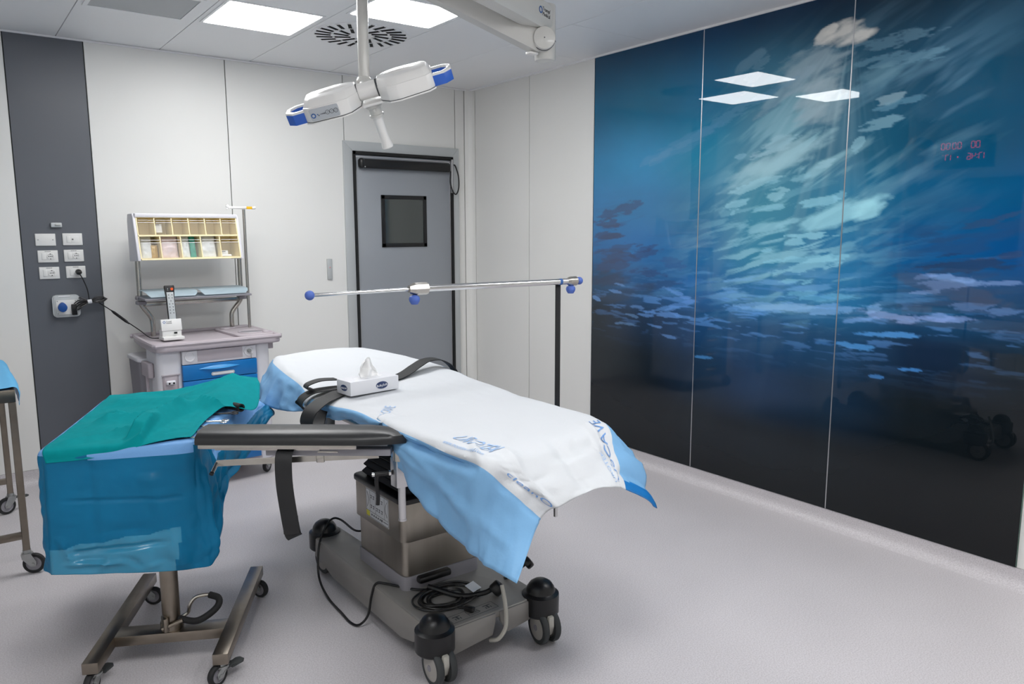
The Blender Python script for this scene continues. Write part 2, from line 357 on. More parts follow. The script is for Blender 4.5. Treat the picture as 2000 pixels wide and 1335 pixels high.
# ---- ceiling: long metal panels
ceil = struct('ceiling', G().box(((XL + XR) / 2, (YB + YF) / 2, ZC + .08), (XR - XL + .3, YB - YF + .3, .1)), 'joint')
xs = [XL, -.53, .11, .75, 1.39, 2.03, 2.675, 3.315]
def cpanel(x0, x1, y0, y1, m='ceil'):
    obj('panel', G().box(((x0 + x1) / 2, (y0 + y1) / 2, ZC + .012), (x1 - x0 - .004, y1 - y0 - .004, .024), bev=.0015, seg=1), m, ceil)
for a, b in zip(xs, xs[1:]):
    cpanel(a, b, 2.05, YB)
    cpanel(a, b, YF, 2.05)
for y0, y1 in ((4.48, YB), (3.77, 4.48), (1.9, 3.77), (YF, 1.9)): cpanel(3.315, XR, y0, y1)
# thin edge moulding where walls meet the ceiling
struct('trim_2', G().box((1.45, YB - .006, ZC - .008), (5.1, .012, .012)), 'ceil')
struct('trim_3', G().box((XR - .012, 3.66, ZC - .006), (.024, 4.7, .012)), 'ceil')

# ---- door in the back wall
d = struct('door_1', G().box((3.345, YB + .012, 1.185), (.966, .05, 2.355), bev=.003), 'door')
fr = G()
FX0, FX1, FZ, FI, FT = 2.768, 3.906, 2.472, .08, .03
fz = FZ - FI
def mitre(poly): fr.prism(poly, 0, FT, Matrix.Translation((0, YB + .008, 0)) @ Matrix.Rotation(PI / 2, 4, 'X'), bev=.002)
mitre([(FX0, 0), (FX0 + FI, 0), (FX0 + FI, fz), (FX0, FZ)])
mitre([(FX0, FZ), (FX0 + FI, fz), (FX1 - FI, fz), (FX1, FZ)])
mitre([(FX1, FZ), (FX1 - FI, fz), (FX1 - FI, 0), (FX1, 0)])
obj('frame', fr, 'doorfr', d)
g = G()
for x in (2.853, 3.822): g.box((x + .008, YB - .001, fz / 2), (.022, .06, fz))
g.box((3.34, YB - .001, fz - .013), (.98, .06, .026)); obj('seal', g, 'seal', d)
g = G(); g.box((2.876, YB - .012, 1.17), (.014, .012, 2.34), bev=.003); g.box((3.345, YB - .012, 2.346), (.95, .012, .012), bev=.003); g.box((3.826, YB - .03, 2.22), (.02, .016, .3), bev=.004); g.box((3.812, YB - .012, 1.17), (.008, .012, 2.34)); obj('edge_strip', g, 'alu', d)
g = G(); g.box((3.345, YB - .045, 2.292), (.90, .055, .078), bev=.02, seg=3); g.box((2.915, YB - .047, 2.292), (.05, .064, .084), bev=.022, seg=3); obj('sensor_bar', g, 'blackp', d)
obj('indicator', G().sph((2.935, YB - .075, 2.262), .006), 'alu', d)
obj('cable', G().tube([(3.80, YB - .05, 2.26), (3.795, YB - .05, 2.16), (3.82, YB - .055, 2.08), (3.855, YB - .055, 2.06), (3.885, YB - .05, 2.12), (3.886, YB - .045, 2.22), (3.862, YB - .035, 2.31), (3.853, YB - .02, 2.325)], .006, 8), 'blackp', d)
g = G()
for c, dd in (((3.33, YB - .018, 2.018), (.45, .014, .034)), ((3.33, YB - .018, 1.603), (.45, .014, .034)), ((3.122, YB - .018, 1.81), (.034, .014, .45)), ((3.538, YB - .018, 1.81), (.034, .014, .45))): g.box(c, dd, bev=.003)
wf = obj('window_frame', g, 'blackp', d)
obj('pane', G().box((3.33, YB - .0155, 1.81), (.40, .006, .40)), 'pane', wf)
# door in the left wall (seen in the mural's reflection)
d2 = struct('door_2', G().box((XL - .01, 5.525, 1.10), (.05, .9, 2.2), bev=.003), 'door')
g = G(); g.box((XL - .005, 5.06, 1.12), (.05, .05, 2.24)); g.box((XL - .005, 5.99, 1.12), (.05, .05, 2.24)); g.box((XL - .005, 5.525, 2.235), (.05, .98, .05)); obj('frame', g, 'doorfr', d2)
obj('handle', G().tube([(XL + .015, 5.12, 1.05), (XL + .06, 5.12, 1.05), (XL + .06, 5.24, 1.05)], .009, 8, step=1), 'steel', d2)
# dark interior window in the left wall
w1 = struct('window_1', G().box((XL + .006, 3.88, 1.79), (.012, 1.22, 1.02)), 'pane')
g = G()
for c, dd in (((XL + .012, 3.88, 2.315), (.03, 1.32, .05)), ((XL + .012, 3.88, 1.265), (.03, 1.32, .05)), ((XL + .012, 3.245, 1.79), (.03, .05, 1.0)), ((XL + .012, 4.515, 1.79), (.03, .05, 1.0))): g.box(c, dd, bev=.003)
obj('window_frame', g, 'doorfr', w1)

# ---- ceiling luminaires
def luminaire(x0, x1, y0, y1, label):
    r = thing('ceiling_light', label, 'ceiling light', ((x0 + x1) / 2, (y0 + y1) / 2, ZC - .006), 0, 'square ceiling lights')
    g = G(); t = .018
    for c, dd in ((((x0 + x1) / 2, y0 - t / 2, ZC - .002), (x1 - x0 + 2 * t, t, .006)), (((x0 + x1) / 2, y1 + t / 2, ZC - .002), (x1 - x0 + 2 * t, t, .006)), ((x0 - t / 2, (y0 + y1) / 2, ZC - .002), (t, y1 - y0, .006)), ((x1 + t / 2, (y0 + y1) / 2, ZC - .002), (t, y1 - y0, .006))): g.box(c, dd)
    obj('frame', g, 'ceil', r)
    g = G(); g.box(((x0 + x1) / 2, (y0 + y1) / 2, ZC - .003), (x1 - x0, y1 - y0, .006), bev=.02, seg=3, edges='z'); obj('diffuser', g, 'glow', r)
luminaire(1.435, 1.98, 4.53, 5.07, 'glowing square ceiling light, left of the swirl air vent')
luminaire(2.085, 2.625, 3.93, 4.37, 'glowing square ceiling light, right of the lamp tube and nearest the suspended arm')
luminaire(.80, 1.34, 3.93, 4.42, 'glowing square ceiling light seen only mirrored in the blue mural')
for i, x in enumerate((-.25, 1.0, 2.25, 3.4)): luminaire(x - .28, x + .28, .72, 1.28, '%s of the added fill lights in the ceiling above the viewpoint, outside the picture' % ('leftmost', 'second', 'third', 'rightmost')[i])  # unseen fill row, added to brighten the floor and the right wall
# dark filter panel, top left
r = thing('ceiling_filter', 'flat grey square filter panel set in the ceiling left of the lights', 'filter panel', (1.055, 4.86, ZC - .004))
obj('filter_face', G().box((1.055, 4.86, ZC - .002), (.50, .46, .004)), 'hepa', r)
g = G()
for c, dd in (((1.055, 5.1, ZC - .004), (.55, .024, .008)), ((1.055, 4.62, ZC - .004), (.55, .024, .008)), ((.792, 4.86, ZC - .004), (.024, .46, .008)), ((1.318, 4.86, ZC - .004), (.024, .46, .008))): g.box(c, dd)
obj('frame', g, 'ceil', r)
# swirl air diffuser
VX, VY = 2.365, 4.80
r = thing('air_vent', 'round swirl ceiling air vent with black radial slots behind the lamp tube', 'air vent', (VX, VY, ZC - .004))
obj('plate', G().cyl((VX, VY, ZC), (VX, VY, ZC - .004), .315, n=48), 'ceil', r)
slot = None
def put_slot(ang, rad, ln, skew):
    global slot
    if slot is None:
        g = G(); g.box((0, 0, -.0015), (.105, .021, .003), mi=0)
        g.box((-.0525, 0, -.003), (.004, .03, .004), mi=1); g.box((.0525, 0, -.003), (.004, .03, .004), mi=1)
        g.box((0, .004, -.002), (.1, .002, .008), R=Matrix.Rotation(.6, 3, 'X'), mi=0)
        slot = obj('slot', g, ['hole', 'frame_w'], r, world=False); o = slot
    else: o = slot.copy(); COL.objects.link(o); o.parent = r
    o.location = (rad * math.cos(ang), rad * math.sin(ang), 0); o.rotation_euler = (0, 0, ang + skew); o.scale = (ln / .105, 1, 1)
for k in range(24): put_slot(2 * PI * k / 24 + .05, .248, .108, .22)
for k in range(12): put_slot(2 * PI * k / 12 + .16, .132, .108, .34)
# ================================================================== glass mural: an underwater print behind three glass panels
MU0, MU1, MZ0, MZ1 = 4.34, 1.313, .105, 3.0
KU = np.array([0, .5, 1.05, 1.5, 2.0, 2.5, 3.03]); KV = np.array([.1, .45, .8, 1.1, 1.35, 1.6, 1.9, 2.2, 2.6, 3.0])
KC = '''1a1d22 191d22 181c22 171b20 14181d 11151a 0d1014
20242b 1e2229 1d232d 1e2530 1a2028 14191f 111519
272c35 222a36 1f3452 22406a 1f3654 182029 151a21
2e353f 2d4060 224d82 2a5f9a 2a5a8e 24385a 1e2a38
384c6a 3a5b88 255f98 2f70a2 3472a0 28527f 1e3e64
3f6a9e 4170a8 2a6ca0 3884a4 3074a0 1a5890 134a84
4578a8 457cac 3a779f 438ba4 357899 225c86 15507c
356890 3a739c 36708e 447d98 3a7290 265a7c 1a4a6c
24506e 225470 28597a 467088 345f7a 204c68 0d3348
183852 143450 102f4e 103150 0d2c48 0b293e 06192a'''.split('\n')
KC = np.array([[lin(c) for c in row.split()] for row in KC])
KC[4:] *= (.66, 1.14, 1.18); KC[:4] *= (.6, .68, .62); KC[7:, :3] *= (1.1, 1.45, 1.4); KC[3, 3:] *= .8; KC[4:8, 5:] *= (.4, .8, .8); KC[4:] *= .82; KC[7:, 4:] *= (.7, .72, .72)
BL = [(1.85,2.79,2.15,2.76,0.118,"c4c2bc",0.85), (1.82,2.76,1.94,2.82,0.082,"c4c2bc",0.75), (1.63,2.61,2.01,2.66,0.210,"8d9fa8",0.60), (1.72,2.34,1.95,2.61,0.169,"93a4ac",0.60),
 (1.50,2.45,1.83,2.66,0.081,"7f97a4",0.50), (1.79,2.41,2.04,2.44,0.167,"8da3ab",0.50), (2.09,2.69,2.46,2.70,0.056,"56788a",0.50), (2.12,2.61,2.51,2.59,0.061,"5a7f92",0.50),
 (2.10,2.51,2.32,2.55,0.104,"5f8494",0.50), (2.19,2.39,2.33,2.41,0.042,"7d98a4",0.60), (2.12,2.27,2.32,2.30,0.053,"6f95a5",0.65), (2.20,2.36,2.41,2.39,0.031,"5f8ba0",0.40),
 (1.24,2.67,1.49,2.81,0.078,"5d7f93",0.50), (1.35,2.59,1.49,2.75,0.066,"5d7f93",0.45), (0.71,2.24,1.70,2.60,0.050,"5f8aa8",0.30), (0.61,2.22,1.21,2.39,0.086,"5585a8",0.35),
 (1.42,2.10,1.97,2.25,0.129,"93b6bf",0.70), (1.27,2.01,1.79,2.16,0.109,"90b6c0",0.60), (1.45,2.19,1.72,2.27,0.072,"8fb2bd",0.60), (1.27,1.96,1.60,2.04,0.043,"8dbac6",0.60),
 (1.53,2.00,1.63,2.02,0.030,"7fb4c4",0.50), (1.84,2.08,1.98,2.11,0.040,"86adb9",0.70), (1.71,2.03,1.83,2.05,0.047,"7fafbd",0.60), (1.30,2.18,1.37,2.19,0.037,"7aa8bb",0.60),
 (2.07,2.16,2.12,2.23,0.049,"7ba5b4",0.60), (1.53,1.92,1.67,1.96,0.060,"8abac6",0.65), (1.25,1.87,1.41,1.91,0.044,"86b9c7",0.65), (1.46,1.85,1.66,1.87,0.031,"7fb6c6",0.60),
 (1.27,1.82,1.31,1.84,0.026,"86b9c7",0.50), (1.70,1.74,2.28,1.89,0.107,"8cc0cc",0.75), (1.78,1.87,2.00,1.90,0.046,"86bccb",0.65), (2.06,1.80,2.27,1.87,0.093,"90c3ce",0.70),
 (1.97,1.91,2.05,1.94,0.039,"7db2c4",0.55), (1.71,1.66,1.75,1.71,0.030,"80b8c8",0.40), (1.71,1.69,2.00,1.70,0.029,"86bccb",0.70), (1.65,1.64,1.82,1.66,0.048,"86bccb",0.65),
 (1.68,1.55,2.08,1.58,0.041,"7db6c8",0.60), (1.68,1.49,2.05,1.56,0.059,"86bccb",0.55), (1.52,1.60,1.59,1.61,0.025,"7db6c8",0.60), (1.55,1.53,1.69,1.55,0.018,"7db6c8",0.55),
 (1.68,1.42,1.90,1.43,0.027,"79b4c8",0.60), (1.71,1.34,1.91,1.37,0.036,"70aec6",0.40), (1.84,1.33,2.15,1.36,0.035,"66a6c6",0.45), (1.42,1.25,2.19,1.29,0.054,"6f9fd0",0.55),
 (1.42,1.24,1.91,1.29,0.031,"7aa9d6",0.45), (1.27,1.23,1.57,1.22,0.039,"5c92cc",0.40), (2.19,1.28,2.49,1.25,0.038,"8096c4",0.50), (2.07,1.22,2.27,1.25,0.028,"6d97cc",0.50),
 (2.21,1.29,2.30,1.34,0.044,"7aa0cc",0.45), (2.16,1.16,2.47,1.18,0.028,"4f8fd2",0.65), (2.05,1.09,2.26,1.08,0.029,"4f90d4",0.60), (1.92,1.08,2.05,1.08,0.018,"4680c0",0.50),
 (2.38,0.99,2.51,1.00,0.016,"4a8ed4",0.70), (2.24,0.93,2.33,0.93,0.020,"4888cc",0.60), (1.05,0.88,1.20,0.89,0.021,"4b8cc8",0.65), (2.48,1.44,2.79,1.47,0.041,"6a86b4",0.55),
 (2.55,1.49,2.76,1.48,0.036,"6f8ebc",0.60), (2.45,1.40,2.60,1.42,0.021,"6a86b4",0.50), (2.45,1.48,2.55,1.50,0.021,"6a86b4",0.50), (2.79,1.47,2.94,1.48,0.019,"6a86b4",0.50),
 (2.44,1.28,2.73,1.29,0.036,"7590c4",0.50), (2.80,1.32,2.95,1.35,0.039,"51719f",0.50), (2.63,1.34,2.86,1.37,0.030,"5a78a6",0.40), (2.49,1.27,2.78,1.29,0.026,"7590c4",0.45),
 (0.11,1.84,0.50,1.91,0.067,"3a4a68",0.70), (0.03,1.79,0.30,1.76,0.061,"3d4a66",0.75), (0.03,1.70,0.33,1.68,0.053,"3b465f",0.75), (0.46,1.58,0.66,1.61,0.036,"374a70",0.65),
 (0.03,1.56,0.49,1.62,0.053,"3a4762",0.60), (0.44,1.54,0.68,1.58,0.051,"37486c",0.65), (0.12,1.51,0.49,1.54,0.068,"3c4a68",0.65), (0.44,1.44,0.74,1.42,0.051,"36486c",0.60),
 (0.06,1.45,0.39,1.49,0.084,"3d4763",0.65), (0.03,1.35,0.44,1.39,0.100,"353e50",0.70), (0.73,1.51,0.92,1.48,0.063,"365080",0.40), (0.04,1.21,0.69,1.33,0.098,"34404f",0.60),
 (0.49,1.32,0.88,1.37,0.043,"33466a",0.45), (2.66,1.74,2.83,1.77,0.029,"2a4263",0.70), (2.79,1.77,2.91,1.81,0.019,"2a4263",0.70), (2.64,1.82,2.74,1.83,0.020,"2a4a72",0.60),
 (2.53,1.67,2.65,1.69,0.025,"24446c",0.60), (2.41,1.69,2.58,1.71,0.023,"24446c",0.50), (2.54,1.59,2.66,1.61,0.013,"20365a",0.65), (2.83,1.60,2.93,1.62,0.034,"2a3c5c",0.70),
 (2.47,1.52,2.93,1.57,0.050,"28364f",0.70), (2.37,1.49,2.93,1.36,0.076,"40475a",0.40), (0.01,1.22,0.10,1.19,0.024,"5f88bc",0.60), (0.26,1.33,0.37,1.32,0.015,"5c84b8",0.60),
 (0.20,1.28,0.35,1.26,0.023,"5c84b8",0.60), (0.40,1.18,0.56,1.17,0.023,"5c84b8",0.55), (0.55,1.15,0.97,1.14,0.032,"5a88c4",0.60), (0.74,1.33,0.97,1.27,0.032,"5d8cc8",0.60),
 (0.50,1.12,0.67,1.12,0.019,"5a84bc",0.60), (0.39,1.11,0.50,1.10,0.019,"56789f",0.60), (0.58,1.06,0.75,1.04,0.018,"5a84bc",0.60), (0.24,1.04,0.48,1.04,0.019,"56789f",0.60),
 (0.70,1.00,0.89,0.98,0.018,"5a84bc",0.55), (0.79,1.19,1.01,1.26,0.035,"5a88c4",0.50)]
def mural_colour(U, V):
    iu = np.clip(np.searchsorted(KU, U) - 1, 0, len(KU) - 2); iv = np.clip(np.searchsorted(KV, V) - 1, 0, len(KV) - 2)
    fu = np.clip((U - KU[iu]) / (KU[iu + 1] - KU[iu]), 0, 1); fv = np.clip((V - KV[iv]) / (KV[iv + 1] - KV[iv]), 0, 1)
    fu = (fu * fu * (3 - 2 * fu))[..., None]; fv = (fv * fv * (3 - 2 * fv))[..., None]
    C = (KC[iv, iu] * (1 - fu) + KC[iv, iu + 1] * fu) * (1 - fv) + (KC[iv + 1, iu] * (1 - fu) + KC[iv + 1, iu + 1] * fu) * fv
    def mixin(C, col, a, k=1.0): return C * (1 - a[..., None]) + np.minimum(np.array(lin(col)) * k, .92) * a[..., None]
    # slow tonal drift
    C = C * (1.06 + .28 * fbm(U * 2.2 + V * .6, V * 3.2, 3, 4))[..., None]
    # shafts of light fanning down to the left from the bright patch near the top
    du, dv = U - 2.02, 2.86 - V; rr = np.hypot(du, dv) + 1e-6; th = np.arctan2(du, dv)
    ray = vnoise(th * 16 + 50, rr * 1.3, 5) * .6 + vnoise(th * 37 + 50, rr * 2.0, 6) * .4
    fan = np.exp(-((th + .42) / .42) ** 2) * np.clip((rr - .1) * 3, 0, 1) * np.exp(-(rr / 1.15) ** 2)
    C = mixin(C, '86abb8', fan * .38); C = mixin(C, '9dbdc7', np.clip((ray - .45) * 3.0, 0, 1) * fan * .55, 1.3)
    # rippled patches of light, flatter towards the bottom
    for seed, sx, sy, lo, sf, col, cu, cv, wu, wv, al, sl in ((11, 3.4, 15, .52, 7, '93bec8', 1.72, 2.05, .42, .42, .55, .55), (12, 4.2, 24, .54, 9, '86b9c7', 1.62, 1.62, .48, .30, .6, .22), (13, 3.6, 30, .53, 9, '6a9fca', 1.5, 1.36, .75, .12, .5, .1), (14, 2.6, 13, .52, 5, '64899c', 2.25, 2.35, .42, .42, .42, .5), (15, 6, 44, .58, 11, '5b8fcf', 1.45, 1.2, 1.4, .16, .45, .0), (16, 3.6, 30, .56, 9, '203a5e', 2.75, 1.62, .5, .2, .5, .12), (17, 3.2, 26, .53, 8, '33425c', .28, 1.66, .36, .2, .5, .08), (18, 2.8, 22, .54, 7, '2c3446', 2.75, 1.32, .5, .13, .45, .05)):
        x = U * sx; y = (V - U * sl) * sy
        n = fbm(x + .7 * fbm(x * 1.3, y * .5, seed + 60, 2), y + 1.2 * fbm(x * .8, y * .4, seed + 70, 2), seed, 4)
        mk = np.exp(-((U - cu) / wu) ** 2 - ((V - cv) / wv) ** 2)
        C = mixin(C, col, np.clip((n - lo) * sf, 0, 1) * np.clip(mk * 1.3, 0, 1) * al, 1.5)
    # individual patches
    for k, (u1, v1, u2, v2, t, col, al) in enumerate(BL):
        cu, cv = (u1 + u2) / 2, (v1 + v2) / 2; dx, dy = u2 - u1, v2 - v1; L = math.hypot(dx, dy) / 2 * 1.12; cx, sy_ = dx / (2 * L) * 1.12, dy / (2 * L) * 1.12
        a = np.abs((U - cu)) < L + t; a &= np.abs(V - cv) < L + t
        if not a.any(): continue
        u, v = U[a] - cu, V[a] - cv; p = (u * cx + v * sy_) / L; q = (-u * sy_ + v * cx) / (t * .62)
        e = p * p + q * q + (2.9 if t < .075 else 2.0) * (fbm(u * (12 if t < .075 else 8) + k, v * (52 if t < .075 else 24) - u * 6 + k, 80 + k, 5) - .5) + .25 * p * abs(p)
        C[a] = mixin(C[a], col, np.clip((1 - e) * (2.6 if t < .09 else 1.3), 0, 1) * al * .92, 1.5 if int(col[:2], 16) > 0x4c else 1.2)
    return C
def mural_material():
    m = mat('mural_glass', '203040', .6, spec=.25, coat=1.0); nt = m.node_tree; b = nt.nodes['Principled BSDF']
    at = nt.nodes.new('ShaderNodeVertexColor'); at.layer_name = 'print'; nt.links.new(at.outputs[0], b.inputs['Base Color'])
    b.inputs['Coat Roughness'].default_value = .012; b.inputs['Coat IOR'].default_value = 1.42; b.inputs['Specular IOR Level'].default_value = 0.0
    return m
M['mural'] = mural_material()
mural = thing('glass_mural', 'wall wide glossy blue glass mural of sunlight under water in three panels', 'mural', (XR, 2.83, MZ0))
XG = XR - .012
ys = [MU0, 3.3235, 2.3115, MU1]
for a, b_ in zip(ys, ys[1:]):
    a -= .003; b_ += .003; nu, nv = 170, 470
    ug = np.linspace(a, b_, nu + 1); vg = np.linspace(MZ0, MZ1, nv + 1); YY, ZZ = np.meshgrid(ug, vg)
    C = mural_colour(MU0 - YY, ZZ)
    P = np.stack([np.full_like(YY, XG), YY, ZZ], -1).reshape(-1, 3) - np.array([XR, 2.83, MZ0])
    idx = np.arange((nu + 1) * (nv + 1)).reshape(nv + 1, nu + 1)
    F = np.stack([idx[:-1, :-1], idx[1:, :-1], idx[1:, 1:], idx[:-1, 1:]], -1).reshape(-1, 4)
    me = bpy.data.meshes.new('print_panel'); me.from_pydata(P.tolist(), [], F[:, ::-1].tolist())
    ca = me.color_attributes.new('print', 'FLOAT_COLOR', 'POINT'); ca.data.foreach_set('color', np.concatenate([C.reshape(-1, 3), np.ones((P.shape[0], 1))], 1).ravel())
    finish(me, 'mural', 0); pn = add('glass_panel', me, mural)
    g = G(); yc, dy, zc, dz = (a + b_) / 2, abs(a - b_), (MZ0 + MZ1) / 2, MZ1 - MZ0
    g.box((XR - .0062, yc, zc), (.0114, dy, dz)); obj('edge', g, 'glassedge', pn)
for y in ys[1:3]: obj('joint_strip', G().box((XR - .0075, y, (MZ0 + MZ1) / 2), (.0125, .0058, MZ1 - MZ0)), 'alu', mural)
obj('joint_strip', G().box((XR - .0075, MU0 + .002, (MZ0 + MZ1) / 2), (.0125, .004, MZ1 - MZ0)), 'alu', mural)
# ================================================================== things on the back wall
def on_back(x, z, dz=0.): return Matrix.Translation((x, YB - dz, z)) @ Matrix.Rotation(PI / 2, 4, 'X')   # local x right, y up, z out of the wall
def plate_thing(x, z, label, kind):
    r = thing('wall_socket' if kind != 'blank' else 'blanking_plate', label, 'socket' if kind not in ('blank',) else 'wall plate', (x, YB, z - .0425), 0, None)
    X = on_back(x, z)
    g = G(); g.X = X; g.prism([(-.061, -.042), (.061, -.042), (.061, .042), (-.061, .042)], 0, .009, bev=.003, top=[(-.058, -.0395), (.058, -.0395), (.058, .0395), (-.058, .0395)]); obj('plate', g, 'plate', r)
    if kind == 'blank':
        for sx in (-.043, .043):
            g = G(); g.X = X; g.cyl((sx, 0, .008), (sx, 0, .0105), .004, n=12); obj('screw', g, 'zinc', r)
        return r
    g = G(); g.X = X; g.box((0, 0, .0095), (.074, .046, .003), bev=.001); g.box((-.024, 0, .0105), (.023, .044, .003), bev=.001); obj('insert', g, 'plate', r)
    if kind == 'phone':
        g = G(); g.X = X; g.cyl((0, 0, .01), (0, 0, .0125), .006, n=14); g.box((0, 0, .0125), (.006, .004, .002), mi=1); obj('jack', g, ['zinc', 'hole'], r); return r
    g = G(); g.X = X
    g.lathe([(0, .0112), (.0165, .0112), (.0175, .0135), (.0195, .0135), (.0195, .0105)], Matrix.Translation((.014, 0, 0)), 24); obj('outlet', g, 'plate', r)
    g = G(); g.X = X
    for hx in (-.0095, 0, .0095): g.cyl((.014 + hx, 0, .011), (.014 + hx, 0, .0119), .0031, n=10)
    g.box((.014, .0165, .0126), (.006, .005, .002)); g.box((.014, -.0165, .0126), (.006, .005, .002)); obj('pin_holes', g, 'hole', r)['kind'] = 'stuff'
    g = G(); g.X = X
    for k in range(9): g.box((-.016 + k * .004, .034, .0092), (.0028, .0042 if k % 3 else .003, .0006))
    obj('small_print', g, 'inkd', r)['kind'] = 'stuff'
    return r
S1 = plate_thing(.588, 1.672, 'white blanking plate with two screws, upper left of the six wall plates', 'blank')
S2 = plate_thing(.748, 1.674, 'white wall plate with a small round jack, upper right of the six', 'phone')
S3 = plate_thing(.594, 1.560, 'white socket below the blanking plate, left of the middle pair', 'eu')
S4 = plate_thing(.748, 1.562, 'white socket below the jack plate, right of the middle pair', 'eu')
S5 = plate_thing(.594, 1.448, 'white empty socket, lower left of the six wall plates', 'eu')
S6 = plate_thing(.752, 1.450, 'white socket with the black plug in it, lower right of the six', 'eu')
# six copies on the grey column of the left wall, seen in the mural
for i, s_ in enumerate((S1, S2, S3, S4, S5, S6)):
    c = copy_tree(s_); col_, row = i % 2, i // 2
    c.location = (XL, 4.68 + col_ * .155, 1.632 - row * .113); c.rotation_euler = (0, 0, PI / 2); c['label'] = '%s wall plate on the left wall, seen only in the mural' % ('top left blank', 'top right', 'middle left', 'middle right', 'bottom left', 'bottom right')[i]; c['group'] = 'mirrored wall plates'
    XF[c.name] = Matrix.Translation(c.location) @ Matrix.Rotation(PI / 2, 4, 'Z')
# small sensor box above the plates
r = thing('wall_sensor', 'small light grey box on the grey column above the six plates', 'sensor', (.658, YB, 1.752))
g = G(); g.box((.658, YB - .012, 1.771), (.066, .024, .032), bev=.006, seg=3); obj('body', g, 'greyp', r)
g = G(); g.box((.664, YB - .0246, 1.771), (.032, .002, .016), bev=.0008); obj('window', g, 'zinc', r)
# industrial socket
r = thing('industrial_socket', 'rounded white socket box with blue plug cap on the grey column', 'socket', (.675, YB, 1.145))
g = G(); g.X = on_back(.675, 1.221); g.box((0, 0, .016), (.165, .152, .032), bev=.026, seg=4, edges='z'); g.box((0, 0, .031), (.15, .137, .012), bev=.008); obj('back_box', g, 'greyp', r)
g = G(); g.X = on_back(.675, 1.221); g.box((.0, -.008, .039), (.126, .098, .008), bev=.002); obj('face_plate', g, 'plate', r)
for sx in (-.054, .054):
    for sz in (-.05, .034): g = G(); g.X = on_back(.675, 1.221); g.cyl((sx, sz, .042), (sx, sz, .0445), .004, n=10); obj('screw', g, 'zinc', r)
g = G(); g.X = on_back(.648, 1.216, .04); g.prism([(.028 * math.cos(a) * (1 if math.sin(a) < 0 else 1 - .25 * math.sin(a)), .033 * math.sin(a)) for a in [2 * PI * k / 28 for k in range(28)]], 0, .035, bev=.004); obj('plug_cap', g, 'bluep', r, label='blue rounded plug cap')
g = G(); g.X = on_back(.645, 1.288, .03); g.box((.02, 0, .008), (.07, .008, .004)); obj('label_strip', g, 'lgrey', r)
# switch by the door
r = thing('door_switch', 'narrow grey upright switch plate with red light left of the door', 'switch', (2.614, YB, 1.333))
g = G(); g.box((2.614, YB - .008, 1.412), (.042, .016, .17), bev=.003); obj('plate', g, 'doorfr', r)
obj('indicator', G().sph((2.614, YB - .0165, 1.425), .0035, n=10), 'redsm', r)

# black lead: plug in the lower right socket, bundled, then down to the cradle on the cart
CPL = (.766, YB - .02, 1.452)
r = thing('power_lead', 'thin black lead looped in a tied bundle between socket and cart', 'cable', (.78, YB - .05, 1.2))
g = G(); g.cyl((.766, YB - .01, 1.452), (.766, YB - .035, 1.450), .019, n=18, bev=.003); g.box((.766, YB - .042, 1.448), (.035, .022, .02), bev=.007); obj('plug', g, 'blackp', r)
ctr = Vector((.80, YB - .065, 1.245))
g = G(); g.tube([(.768, YB - .045, 1.44), (.785, YB - .052, 1.40), (.805, YB - .06, 1.33), (.812, YB - .062, 1.255)], .0036, 8)
for k in range(5):
    oz = (k - 2) * .011; oy = ((k * 7) % 5 - 2) * .006
    g.tube([ctr + Vector((-.075 + k * .006, oy * 2, oz * 1.8 - .012)), ctr + Vector((-.035, oy * 1.5, oz * 1.3)), ctr + Vector((.01, oy * .4, oz * .35)), ctr + Vector((.06, oy, oz * .9 + .012)), ctr + Vector((.125 - abs(k - 2) * .01, oy * .6, oz * .5 + .014)), ctr + Vector((.07, oy, oz * .2 - .002)), ctr + Vector((.0, oy * .3, -oz * .3)), ctr + Vector((-.05, oy + .004, -oz * 1.4 - .016)), ctr + Vector((-.085 + k * .005, oy, -oz - .03))], .0036, 7)
g.box(ctr + Vector((-.082, .02, -.05)), (.034, .03, .075), bev=.006); obj('bundle', g, 'blackp', r)
g = G(); g.cyl(ctr + Vector((.0, 0, .0)), ctr + Vector((.026, 0, .003)), .0145, n=14); obj('tie', g, 'lgrey', r)
CR = Vector((1.17, 5.40, 1.0))      # cradle end
p0 = ctr + Vector((.07, .0, -.01)); pts = [p0, Vector((.95, 5.87, 1.165)), Vector((1.0, 5.82, 1.115)), Vector((1.07, 5.72, 1.05)), Vector((1.10, 5.57, 1.014)), Vector((1.14, 5.50, 1.012)), Vector((1.19, 5.485, 1.02))]
obj('lead', G().tube(pts, .0036, 8), 'blackp', r)
q0, q1 = Vector((.945, 5.872, 1.168)), Vector((1.005, 5.812, 1.108))
g = G(); dq = q1 - q0; g.cyl(q0 - dq * .25, q0, .004, .0095, 12); g.cyl(q0, q1, .0095, .0095, 12); g.cyl(q1, q1 + dq * .3, .0095, .004, 12); obj('connector', g, 'blackp', r)

